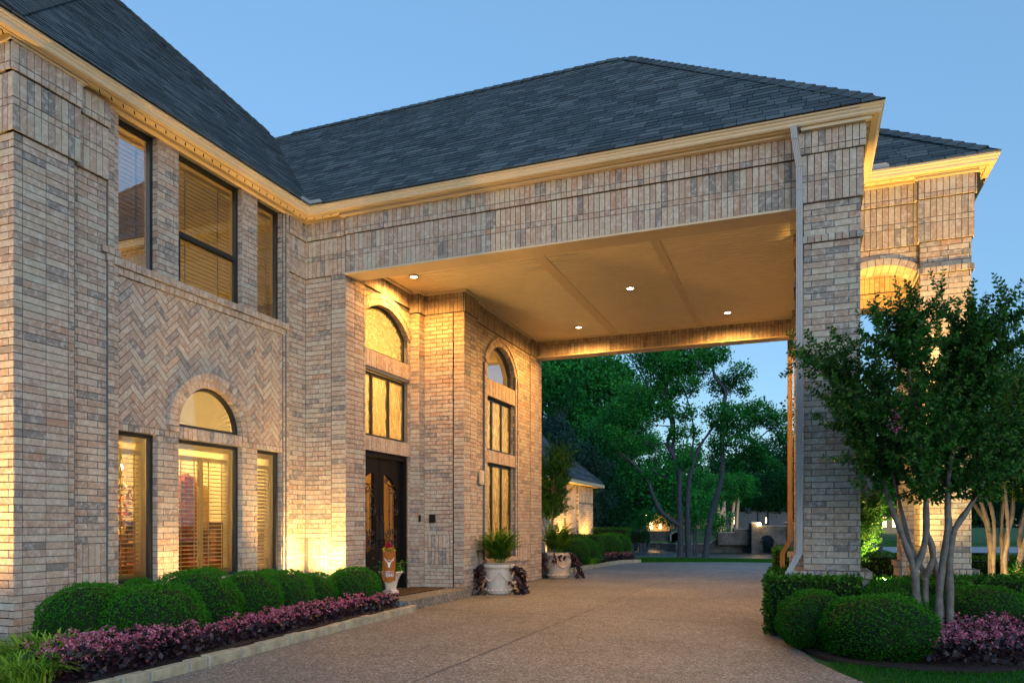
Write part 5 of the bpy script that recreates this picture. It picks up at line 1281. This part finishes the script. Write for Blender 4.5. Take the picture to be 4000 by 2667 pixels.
PROT = {'green': bgtree('leaf_tree', 11, 9.0, 3.3, low=.36), 'dark': bgtree('leaf_dark', 12, 8.0, 3.2, low=.38), 'cedar': bgtree('leaf_blue', 13, 5.6, 1.9, 24, .11, 190, low=.08), 'open': bgtree('leaf_tree', 14, 7.5, 2.6, 20, .15, 100, .12, .4)}
USED = set()
def place(kind, x, y, s, label, rz=0, sz=None):
    t = PROT[kind]
    if kind in USED: t = copy_tree(t)
    USED.add(kind); t.location = (x, y, gh(x, y)); t.rotation_euler[2] = rz; t.scale = (s, s, sz or s); return tag(t, label, 'tree', 'trees beyond the drive and pond')
def uvp(u, Z): s = (u-2000)/2921; return (Z*(-.3633+.9317*s), Z*(.9317+.3633*s))
TREES = [('green', 2290, 58, 1.65, 'tallest green tree on the left behind the others'), ('green', 2470, 90, 1.7, 'green tree filling the gap left of the three trunks'), ('green', 2190, 44, 1.45, 'broad green tree filling the view left above the brick wing'), ('green', 2390, 46, 1.4, 'green tree behind the leaning limb of the pond tree'), ('dark', 2290, 40, .95, 'dark tree low behind the lit brick wing'), ('cedar', 2170, 30, 1.0, 'bluish cedar rising over the wing roof at left'), ('cedar', 2260, 31.5, .85, 'shorter bluish cedar right of the other, above the wing roof'), ('dark', 2370, 78, 1.0, 'dark tree between the brick wing and the street lamp'), ('open', 2470, 66, .7, 'small tree beside the orange street lamp'), ('dark', 2450, 95, 1.1, 'distant dark tree left of the lit far house'), ('dark', 2640, 92, 1.05, 'distant dark tree right of the lit far house'), ('green', 2700, 78, .95, 'leafy tree behind the three trunks'), ('dark', 2790, 98, 1.2, 'distant dark tree behind the pale lit trunks'), ('open', 2850, 70, .95, 'tree over the pale lit trunks'), ('dark', 3000, 75, 1.1, 'dark tree above the bridge'), ('green', 2960, 84, .9, 'rounded tree behind the bridge lamp'), ('dark', 3080, 66, 1.05, 'dark tree at the right end of the bridge'), ('green', 2120, 56, 1.6, 'green tree at far left behind the cedars'), ('dark', 2560, 110, 1.25, 'tree on the skyline behind the far house'), ('dark', 2900, 115, 1.35, 'tree on the skyline behind the grey house'), ('green', 3440, 26, .62, 'dark leafy tree seen through the pavilion arch'), ('dark', 3520, 60, .9, 'dark tree behind the pavilion pier'), ('dark', 3950, 85, .9, 'tree across the road at the far right'), ('dark', 3850, 100, 1.0, 'distant tree across the road behind the lit trunks'), ('green', 3340, 75, .8, 'tree across the lawn beside the front column'), ('dark', 4080, 50, .75, 'shadowed tree at the right edge'), ('dark', 3660, 120, 1.1, 'skyline tree hidden mostly by the crepe myrtles')]
for i, (k_, u, Z, s, lab) in enumerate(TREES): place(k_, *uvp(u, Z), s, lab, i*1.3)
# far wood closing the horizon
b = MB(); _bl = []
for i in range(150):
    x, y = uvp(2250+i*14+random.uniform(-20, 20), random.uniform(128, 150)); r_ = random.uniform(1.6, 3.0); _bl.append((x, y, random.uniform(.8, 6.5), r_))
crown(b, _bl, 6, .8, .9); tag(b.build('far_woods', ['leaf_dark']), 'dark distant wood along the horizon beyond the pond and road', 'woods', kind='stuff')
# blue-grey trunk between column and pavilion
t = empty('oak_trunk_tree', (1.62, 22.1, 0), 'thick grey trunk seen between the front column and the pavilion', 'tree'); b = MB(); q = smooth_path([(0, 0, -.1), (.02, 0, .8), (-.03, 0, 2.2), (.1, .1, 4.0)]); b.tube(q, limb_r(q, .17, .09), 12); b.build('trunk', ['bark'], t, smooth=True)
b = MB(); crown(b, [(random.gauss(0, .7), random.gauss(0, .7), 3.6+random.random()*1.6, .55) for _ in range(9)], 120, .10); b.build('crown', ['leaf_dark'], t)
# slender trunks lit from below across the pond
M['bark_pale'] = plain('pale_trunk_bark', (.40, .33, .24), .9, .1, 0, 8, .25)
for i, (u, Z, h, lean, lab) in enumerate([(2811, 62, 3.0, -.15, 'first pale trunk lit from below across the pond'), (2829, 63, 3.2, .0, 'pale trunk close behind the first lit one'), (2859, 63, 3.6, .25, 'slim lit trunk leaning slightly right'), (2877, 63.5, 3.6, .19, 'lit trunk nearest the bridge'), (2790, 58, 1.9, -.1, 'short dim trunk left of the pale lit trunks'), (2711, 50, 3.0, .02, 'dark slim trunk just right of the three trunks'), (2722, 50.5, 3.0, -.05, 'second dark slim trunk right of the three trunks')]):
    x, y = uvp(u, Z); t = empty('slender_tree', (x, y, gh(x, y)), lab, 'tree', 'slender trunks across the pond'); b = MB(); q = smooth_path([(0, 0, -.2), (lean*.2*AX.x, lean*.2*AX.y, h*.4), (lean*AX.x, lean*AX.y, h)]); b.tube(q, limb_r(q, .23 if i == 0 else .14 if i < 5 else .08, .12 if i < 5 else .06), 9); b.build('trunk', ['bark_pale' if i < 5 else 'bark'], t, smooth=True)
    if i == 0: b = MB(); b.tube([(-.05, 0, 1.6), (.25*AX.x, .25*AX.y, 2.3), (.45*AX.x, .45*AX.y, 3.0)], [.15, .11, .08], 8); b.build('limb', ['bark_pale'], t, smooth=True)
    b = MB(); crown(b, [(lean+random.gauss(0, .7), random.gauss(0, .7), h+random.uniform(.2, 1.8), .7) for _ in range(8)], 60, .15); b.build('crown', ['leaf_tree'], t)
for i, (u, Z, lab) in enumerate([(2507, 59.8, 'forked grey trunk left of the street lamp'), (2521, 60, 'second trunk beside the street lamp'), (2487, 61, 'thin trunk farthest left by the lamp')]):
    x, y = uvp(u, Z); t = empty('slender_tree', (x, y, gh(x, y)), lab, 'tree', 'slender trunks across the pond'); b = MB(); b.tube([(0, 0, -.2), (-.1, 0, 1.2), (.15*(i-1), .1, 2.6)], [.2, .15, .1], 8); b.build('trunk', ['bark'], t)
    if i == 0: b = MB(); b.tube([(0, 0, .4), (.5*AX.x, .5*AX.y, 1.0), (.7*AX.x, .7*AX.y, 1.9)], [.12, .1, .06], 7); b.build('limb', ['bark'], t)
    b = MB(); crown(b, [(random.gauss(0, .7), random.gauss(0, .7), 3.3+random.uniform(-.2, 1.2), .7) for _ in range(6)], 60, .15); b.build('crown', ['leaf_tree'], t)

# crepe myrtles: smooth multi-stem trunks, leafy upright sprays
def crepe(stems, sprays, seed, nsp, leaf=.068):
    rd = random.Random(seed); t = empty('crepe_myrtle', (0, 0, 0)); ends = []
    for pl, r0, r1 in stems:
        b = MB(); q = smooth_path(pl, 5); k = len(q); b.tube(q, [r0+(r1-r0)*i/(k-1)+.004*math.sin(i*1.7+r0*90) for i in range(k)], 10); b.build('stem', ['bark_crepe'], t, smooth=True); ends.append(q)
    tw = MB(); PP = []; DD = []; LL = []; fl = MB()
    def spray(p, d, L, bend):
        p = Vector(p); d = Vector(d).normalized(); pts = [p]; k = 7
        for i in range(k): d = (d+Vector((rd.gauss(0, .07), rd.gauss(0, .07), bend))).normalized(); p = p+d*L/k; pts.append(p)
        tw.tube(pts, limb_r(pts, .006, .0018), 4, r=.5); n = int(L/.024)
        for i in range(n):
            f_ = i/n; 
            if f_ < .12: continue
            s = f_*k; a = int(s); c = pts[a].lerp(pts[min(a+1, k)], s-a); ax = (pts[min(a+1, k)]-pts[a]).normalized(); sd = ax.orthogonal().normalized(); sd = Matrix.Rotation(i*1.35+rd.random()*.5, 3, ax) @ sd
            for sg in (1, -1): PP.append(tuple(c)); DD.append(tuple(sd*sg+ax*.55)); LL.append(leaf*(1.15-.55*f_)*rd.uniform(.8, 1.15))
        return pts
    tot = []
    for q in ends: tot += [(p, q[min(i+1, len(q)-1)]-q[max(i-1, 0)]) for i, p in enumerate(q) if p.z > sprays[0]]
    for i in range(nsp):
        p, d = rd.choice(tot); out = Vector((p.x, p.y, 0)); out = out.normalized() if out.length > .05 else Vector((rd.gauss(0, 1), rd.gauss(0, 1), 0))
        dr = d.normalized()*.35+out*rd.uniform(0, .9)+Vector((rd.gauss(0, .5), rd.gauss(0, .5), rd.uniform(-.25, .9))); L = rd.uniform(.35, sprays[1])
        pts = spray(p, dr, L, .03 if dr.z > .2 else -.01)
        for _ in range(2): j = rd.randint(2, 6); spray(pts[j], (pts[-1]-pts[0]).normalized()+Vector((rd.gauss(0, .6), rd.gauss(0, .6), rd.gauss(.1, .4))), L*rd.uniform(.35, .6), .02)
        if rd.random() < .006:
            c = np.array(pts[-1]); V, F = leaves(np.tile(c, (40, 1))+rng.normal(size=(40, 3))*[.03, .03, .05], unit(40), .03, .03); fl.arrays(V, F)
    tw.build('twig', ['twig_crepe'], t); P, D = np.array(PP), np.array(DD); V, F = leaves(P, D, np.array(LL), np.array(LL)*.55); b = MB(); b.arrays(V, F); b.build('crown', ['leaf_crepe'], t)
    if fl.f: fl.build('blossom', ['crepeflower'], t)
    return t
def turn(pl): return [tuple(AX*p[0]+AY*p[1]+Vector((0, 0, p[2]))) for p in pl]
ST = [([(-.15, 0, 0), (-.20, .02, .40), (-.24, 0, .78), (-.36, 0, 1.12), (-.52, .1, 1.7), (-.72, .1, 2.3), (-.90, .05, 2.9)], .062, .010), ([(-.24, 0, .75), (-.17, -.1, 1.12), (-.27, -.25, 1.8), (-.45, -.35, 2.6), (-.55, -.4, 3.1)], .046, .010),
      ([(-.06, .05, 0), (-.08, .08, .40), (-.07, .1, .70), (-.18, .2, 1.05), (-.25, .4, 1.8), (-.3, .6, 2.7)], .055, .010), ([(-.08, .08, .66), (-.03, .0, .95), (-.12, .0, 1.35), (-.05, -.1, 2.2), (.05, -.1, 3.1)], .042, .010),
      ([(.05, 0, 0), (.02, 0, .30), (.03, -.03, .70), (.08, -.06, 1.2), (.06, -.15, 1.9), (.2, -.3, 2.7), (.25, -.3, 3.2)], .058, .010), ([(.17, .03, 0), (.16, .03, .50), (.20, .05, 1.12), (.42, .05, 1.5), (.75, .1, 2.1), (1.0, .15, 2.8)], .060, .010),
      ([(.18, .05, 1.05), (.22, .15, 1.45), (.35, .35, 2.1), (.5, .5, 2.9)], .042, .010), ([(.11, .07, 0), (.09, .10, .6), (.02, .25, 1.4), (.3, .5, 2.3), (.7, .6, 2.9)], .042, .010)]
c1 = crepe([(turn(p), a*.88, c) for p, a, c in ST], (1.48, .74), 5, 520)
c1.location = (1.33, 9.15, .05); tag(c1, 'dark crepe myrtle with smooth grey stems in front of the pavilion', 'tree', 'crepe myrtles')
def crepe_copy(x, y, s, rz, lab, sz=None):
    t = copy_tree(c1); t.location = (x, y, .05); t.scale = (s, s, sz or s); t.rotation_euler[2] = rz; return tag(t, lab, 'tree', 'crepe myrtles')
crepe_copy(2.85, 13.35, 1.08, 2.0, 'crepe myrtle at right with amber lit stems')
crepe_copy(3.75, 13.9, 1.0, 3.6, 'crepe myrtle at the right edge behind the amber lit stems')
crepe_copy(.50, 11.25, .50, 4.4, 'small crepe myrtle glowing yellow between column and pavilion')
crepe_copy(-6.5, 19.5, .80, 1.1, 'young crepe myrtle before the lit brick wing beyond the far planter', .95)

# ------------------------------------------------------------------ low brick wing beyond the drive
wing = empty('brick_wing', (0, 0, 0), 'low brick wing with hip roof lit amber behind clipped hedges', 'building')
b = MB(); b.box(-13, -7.9095, 21.0, 28.95, -.2, 2.8, 1)
f = FX(-7.90); clad(b, f, 21.0, 25.3, .1, 2.16, 'run'); clad(b, f, 21.0, 25.3, 2.16, 2.47, 'soldier'); clad(b, f, 21.0, 25.3, 2.47, 2.78, 'soldier')
f = FX(-7.80); slab(b, f, 25.3, 25.6, -.1, 2.78, .11); clad(b, f, 25.3, 25.6, .1, 2.78, 'stack', lens=[1])
f = FX(-7.82); slab(b, f, 26.9, 28.94, -.1, 2.78, .1); clad(b, f, 26.9, 28.95, .1, .6, 'soldier'); clad(b, f, 26.9, 28.0, .6, 2.10, 'run'); clad(b, f, 28.02, 28.95, .6, 2.10, 'stack', lens=[.25, .25, .25, .2]); clad(b, f, 26.9, 28.95, 2.16, 2.47, 'soldier'); clad(b, f, 26.9, 28.95, 2.47, 2.78, 'soldier')
for y in (25.3, 26.9): clad(b, FY(y), -7.92, -7.81, .1, 2.78, 'stack', lens=[1])
b.build('wall', BM, wing)
b = MB(); f = FX(-7.90); herring(b, f, 25.6, 26.9, .1, 2.2, lambda y, z: False); clad(b, f, 25.6, 26.9, 2.2, 2.78, 'soldier'); b.build('herringbone_panel', BM, wing)
b = MB(); b.box(-13, -7.52, 21, 29.28, 2.80, 2.83); b.box(-7.52, -7.45, 21, 29.35, 2.78, 2.90); b.box(-13, -7.5201, 29.28, 29.35, 2.78, 2.90); b.build('eave', ['cream'], wing)
b = MB(); sq = math.sqrt(1+.94**2)
shingle_plane(b, (-7.45, 20.9, 2.90), (0, 1, 0), (-1, 0, .94), [(0, 0), (8.45, 0), (5.25, 3.2*sq), (0, 3.2*sq)], expo=.17, seed=21)
b.face([(-7.45, 29.35, 2.9), (-13, 29.35, 2.9), (-10.65, 26.15, 5.908)], 1, .5)
rf = b.build('roof', ['shingle', 'roofdeck'], wing)
b = MB(); hipcap(b, (-7.45, 29.33, 2.90), (-10.65, 26.15, 5.9), Vector((.94, 0, 1)), Vector((0, .94, 1)), .15); b.build('hip_cap', ['cap'], rf)

# ------------------------------------------------------------------ across the pond
def stonemat():
    m, nt, bs = newmat('pond_wall_stone'); br = N(nt, 'ShaderNodeTexBrick'); mp = N(nt, 'ShaderNodeMapping'); g = N(nt, 'ShaderNodeNewGeometry'); sp = N(nt, 'ShaderNodeSeparateXYZ'); cb = N(nt, 'ShaderNodeCombineXYZ'); ad = N(nt, 'ShaderNodeMath', operation='ADD')
    nt.links.new(g.outputs['Position'], sp.inputs[0]); nt.links.new(sp.outputs[0], ad.inputs[0]); nt.links.new(sp.outputs[1], ad.inputs[1]); nt.links.new(ad.outputs[0], cb.inputs[0]); nt.links.new(sp.outputs[2], cb.inputs[1]); nt.links.new(cb.outputs[0], br.inputs[0])
    br.inputs['Scale'].default_value = 1; br.inputs['Brick Width'].default_value = .42; br.inputs['Row Height'].default_value = .16; br.inputs['Mortar Size'].default_value = .012
    br.inputs['Color1'].default_value = (.115, .115, .11, 1); br.inputs['Color2'].default_value = (.07, .072, .07, 1); br.inputs['Mortar'].default_value = (.06, .06, .055, 1)
    n = noise(nt, 1.6, 5, .6, objvec(nt)); r = ramp(nt, [(.35, (.45, .45, .45)), (.7, (1.1, 1.1, 1.1))]); nt.links.new(n.outputs[0], r.inputs[0]); nt.links.new(mixc(nt, 1.0, br.outputs[0], r.outputs[0], 'MULTIPLY'), bs.inputs['Base Color']); bs.inputs['Roughness'].default_value = .9; return m
M['pstone'] = stonemat(); M['coping'] = plain('pale_coping', (.24, .25, .25), .8, .2, 0, 3, .15)
WL = [(-30, 76, -.34), (-18.1, 73.2, -.34), (-14.76, 70.8, -.34), (-12.7, 69.0, -.30), (-11.6, 65.5, -.22), (-10.54, 61.7, -.17), (-9.9, 60.2, -.14), (-9.3, 59.1, -.12), (-8.1, 58.95, -.11), (-6.745, 58.9, -.09), (-6.4, 58.95, .18), (-4.37, 59.8, .20), (-2.9, 60.1, .20)]
rw = empty('retaining_wall', (0, 0, 0), 'long low stone wall holding the far bank of the pond', 'wall')
b = MB(); cp = MB()
for (x0, y0, z0), (x1, y1, z1) in zip(WL, WL[1:]):
    d = Vector((x1-x0, y1-y0, 0)).normalized(); n_ = Vector((-d.y, d.x, 0))
    if n_.y < 0: n_ = -n_
    q = n_*.4; P = lambda x, y, z, o: (x+o.x, y+o.y, z); z_ = Vector((0, 0, 0)); e = n_*-.05
    b.hexa([P(x0, y0, -1.6, z_), P(x1, y1, -1.6, z_), P(x1, y1, -1.6, q), P(x0, y0, -1.6, q), P(x0, y0, z0-.07, z_), P(x1, y1, z1-.07, z_), P(x1, y1, z1-.07, q), P(x0, y0, z0-.07, q)])
    cp.hexa([P(x0, y0, z0-.068, e), P(x1, y1, z1-.068, e), P(x1, y1, z1-.068, q), P(x0, y0, z0-.068, q), P(x0, y0, z0, e), P(x1, y1, z1, e), P(x1, y1, z1, q), P(x0, y0, z0, q)])
b.build('stonework', ['pstone'], rw); cp.build('coping', ['coping'], rw)
br_ = empty('stone_bridge', (0, 0, 0), 'stone bridge with arched culvert and capped piers over the pond', 'bridge')
def ax(l, z, dy=0): o = Vector((-3.46, 58.75, 0)); q = o+AX*l+AY*dy; return (q.x, q.y, z)
def abox(b, l0, l1, z0, z1, d0, d1, m=0): b.hexa([ax(l0, z0, d0), ax(l1, z0, d0), ax(l1, z0, d1), ax(l0, z0, d1), ax(l0, z1, d0), ax(l1, z1, d0), ax(l1, z1, d1), ax(l0, z1, d1)], m)
b = MB(); fr = lambda u, v, n: ax(u, v, -n)
backing(b, fr, -.2, 9, -1.6, 1.22, (), [(.95, -1.6, .55, -.02, .56)], n=0, m=0); abox(b, -.2, 9, .6, 1.22, .02, .5); abox(b, -.2, .38, -1.6, .6, .02, 6); abox(b, 1.52, 9, -1.6, .6, .02, 6); abox(b, .3, 1.6, -1.6, .9, 5, 6, 1)
b.build('stonework', ['pstone', 'core'], br_)
b = MB(); ring(b, fr, .95, -.02, .56, .72, 0, math.pi, 11, -.3, .05); b.build('arch_ring', ['pstone', 'pstone'], br_)
b = MB(); abox(b, .35, 8.6, 1.22, 1.27, -.06, .56); b.build('coping', ['coping'], br_)
for l in (-.2, 2.45):
    b = MB(); abox(b, l, l+.42, -1.6, 1.42, -.1, .6); o = b.build('pier', ['pstone'], br_); b = MB(); abox(b, l-.06, l+.48, 1.42, 1.50, -.16, .66); b.hexa([ax(l-.04, 1.5, -.14), ax(l+.46, 1.5, -.14), ax(l+.46, 1.5, .64), ax(l-.04, 1.5, .64), ax(l+.12, 1.58, .1), ax(l+.3, 1.58, .1), ax(l+.3, 1.58, .4), ax(l+.12, 1.58, .4)]); b.build('pier_cap', ['coping'], o)
sw = empty('stepped_wall', (0, 0, 0), 'low stepped stone wall climbing toward the bridge', 'wall'); b = MB()
for l0, l1, z in ((-2.5, -1.3, .72), (-1.3, -.2, .98)): abox(b, l0, l1, -.2, z, .6, .95)
b.build('stonework', ['pstone'], sw); b = MB()
for l0, l1, z in ((-2.5, -1.3, .722), (-1.3, -.2, .982)): abox(b, l0, l1, z, z+.05, .55, 1.0)
b.build('coping', ['coping'], sw)
fw = empty('garden_wall', (0, 0, 0), 'dark low wall on the far lawn with pale steps at its end', 'wall'); b = MB(); b.hexa([(-13.0, 65.8, -.1), (-10.9, 66.6, -.1), (-11.0, 66.9, -.1), (-13.1, 66.1, -.1), (-13.0, 65.8, .78), (-10.9, 66.6, .78), (-11.0, 66.9, .78), (-13.1, 66.1, .78)]); b.build('stonework', ['pstone'], fw)
b = MB()
for i in range(4): b.box(-10.9+.14*i, -10.4+.14*i, 66.0, 66.9, -.1, .50+.09*i)
b.build('steps', ['coping'], fw)
for i, (u, Z, w_, h) in enumerate([(2841, 76, .75, .48), (2886, 77, .36, .5)]):
    x, y = uvp(u, Z); b = MB(); b.box(-w_*.8, w_*.8, -.1, .1, 0, h+.55); b.box(-w_*.85, w_*.85, -.14, .14, h+.55, h+.62); tag(b.build('stone_post', ['coping'], loc=(x, y, gh(x, y))), ['wide pale stone block among the lit trunks', 'narrow pale stone post right of the lit trunks'][i], 'stone post')
x, y = uvp(2522, 70); t = empty('street_lamp', (x, y, gh(x, y)), 'street lamp with an orange glowing globe by the far trunks', 'lamp'); b = MB(); zz = 2.30-gh(x, y); b.tube([(0, 0, 0), (0, 0, .3), (0, 0, zz-.15)], [.09, .06, .05], 8); b.build('post', ['iron'], t); b = MB(); b.ball((0, 0, zz), .17, .17, .21, 12, 8); b.build('globe', ['farlamp'], t); b = MB(); b.lathe([(.2, zz+.18), (.02, zz+.36)], n=10); b.build('hood', ['iron'], t); lamp('lamp', 'POINT', (x-.4, y-.6, 2.3), 25, radius=.2, col=(1, .55, .18), parent=t)
x, y = ax(.30, 0, -.25)[:2]; t = empty('bridge_lamp', (x, y, 1.27), 'small round lamp glowing on the bridge parapet', 'lamp'); b = MB(); b.tube([(0, 0, -.1), (0, 0, .03)], .05, 8); b.build('bracket', ['iron'], t); b = MB(); b.ball((0, 0, .10), .13, .13, .13, 12, 8); b.build('globe', ['farlamp'], t); lamp('lamp', 'POINT', (x, y-.35, 1.5), 4, radius=.15, col=(1, .6, .22), parent=t)
# far houses
M['far_wall'] = plain('far_house_stucco', (.42, .30, .17), .9, .1, 0, 2, .15); M['far_grey'] = plain('far_house_grey', (.10, .11, .12), .9, .1, 0, 2, .1); M['farwin'] = emit('far_lit_window', (1, .62, .24), 3.0); M['farroof'] = plain('far_roof', (.06, .085, .10), .9, .1, 0, 3, .3)
def far_house(u, Z, w_, d_, h, rise, wall, label, wins, rz=R(21)):
    x, y = uvp(u, Z); z = gh(x, y); t = empty('far_house', (x, y, z), label, 'house', rz=rz); b = MB(); b.box(-w_/2, w_/2, 0, d_, 0, h); b.build('wall', [wall], t)
    b = MB(); o = .35; p = [(-w_/2-o, -o, h), (w_/2+o, -o, h), (w_/2+o, d_+o, h), (-w_/2-o, d_+o, h)]; r0, r1 = (-w_/2+d_/2.4, d_/2, h+rise), (w_/2-d_/2.4, d_/2, h+rise)
    if r0[0] > r1[0]: r0 = r1 = (0, d_/2, h+rise)
    b.face([p[0], p[1], r1, r0]); b.face([p[1], p[2], r1]); b.face([p[2], p[3], r0, r1]); b.face([p[3], p[0], r0]); b.face([(q[0], q[1], q[2]-.08) for q in p]); b.build('roof', ['farroof'], t)
    for (a, z0, ww, hh) in wins: b = MB(); b.box(a-ww/2-.05, a+ww/2+.05, -.03, 0, z0-.05, z0+hh+.05); o_ = b.build('window', ['far_grey'], t); b = MB(); b.box(a-ww/2, a+ww/2, -.045, -.031, z0, z0+hh); b.build('pane', ['farwin'], o_)
    return t
h1 = far_house(2570, 84, 2.6, 5, 2.1, 1.3, 'far_wall', 'far stucco house glowing orange behind the street lamp', [(-.75, .3, .34, .8), (.25, .35, .22, .5)])
far_house(2690, 95, 5, 5, 1.7, 1.2, 'far_wall', 'far low house with small orange lights behind the three trunks', [(.6, .5, .3, .45), (-1.5, .4, .25, .4)])
far_house(2960, 96, 8.5, 7, 2.4, 2.6, 'far_grey', 'grey far house with steep roof behind the bridge', [(-3.2, .6, .4, .9), (1.2, .7, .4, .7)])
far_house(3480, 70, 3, 4, 2.2, 1.3, 'far_wall', 'small lit house glimpsed left of the pavilion pier', [(-.6, .6, .35, .9), (.3, .6, .35, .9)])
lamp('far_wash', 'POINT', (h1.location.x-.3, h1.location.y-1.3, 1.2), 60, radius=.2, col=(1, .55, .18), parent=h1)

# ------------------------------------------------------------------ landscape lighting
GL = 'small ground spotlights'
uplight((-6.85, 9.42, .08), (-7.40, 9.95, 3.0), 125, 'ground spotlight hidden behind boxwoods at the inner corner', 120, (1, .55, .15), GL)
uplight((-6.98, 7.20, .08), (-7.40, 7.2, 2.6), 34, 'ground spotlight below the brick strip left of the centre window', 95, (1, .55, .16), GL)
uplight((-6.98, 8.70, .08), (-7.40, 8.7, 2.6), 40, 'ground spotlight below the brick strip right of the centre window', 95, (1, .55, .16), GL)
for y, lab in ((6.55, 'narrow spotlight aimed at the eave above the left windows'), (7.55, 'narrow spotlight aimed at the eave above the centre window'), (8.45, 'narrow spotlight aimed at the eave right of the centre window'), (9.3, 'narrow spotlight aimed at the eave by the inner corner')):
    uplight((-7.10, y, .08), (-7.18, y, 6.1), 170, lab, 24, (1, .52, .13), 'narrow eave spotlights')
uplight((-8.5, 3.4, .08), (-7.8, 5.12, 4.0), 360, 'ground spotlight washing the side wall at far left', 115, (1, .52, .14), GL)
uplight((-6.75, 18.9, .08), (-6.3, 19.5, 2.0), 40, 'ground spotlight under the young crepe myrtle by the far planter', 100, (1, .60, .2), GL)
uplight((.98, 10.80, .40), (1.05, 11.2, 1.4), 110, 'ground spotlight buried in the bright low hedge leaves', 118, (1, .62, .16), GL)
uplight((1.55, 10.62, .56), (1.45, 11.85, 5.0), 900, 'ground spotlight in the bright hedge by the pavilion', 42, (1, .54, .12), GL)
uplight((2.35, 12.55, .08), (2.95, 13.4, 1.8), 45, 'ground spotlight at the foot of the right crepe myrtle', 100, (1, .56, .18), GL)
uplight((-7.45, 25.0, .08), (-7.85, 25.2, 1.8), 200, 'ground spotlight before the brick wing', 120, (1, .50, .10), GL)
uplight((-7.35, 27.6, .08), (-7.80, 27.8, 1.9), 280, 'ground spotlight by the far corner of the wing', 120, (1, .50, .10), GL)
for u, Z, lab, P_w in ((2554, 57, 'lit lawn fixture on the far bank', 45), (2816, 60.5, 'spotlight at the foot of pale trunks', 40)):
    x, y = uvp(u, Z); uplight((x, y, gh(x, y)), (x+.2, y+1.6, 2.2), P_w, lab, 110, (1, .72, .34), 'far bank spotlights')
lamp('pavilion_lamp', 'POINT', (1.0, 13.2, 5.35), 22, radius=.1, col=(1, .45, .08), parent=house)
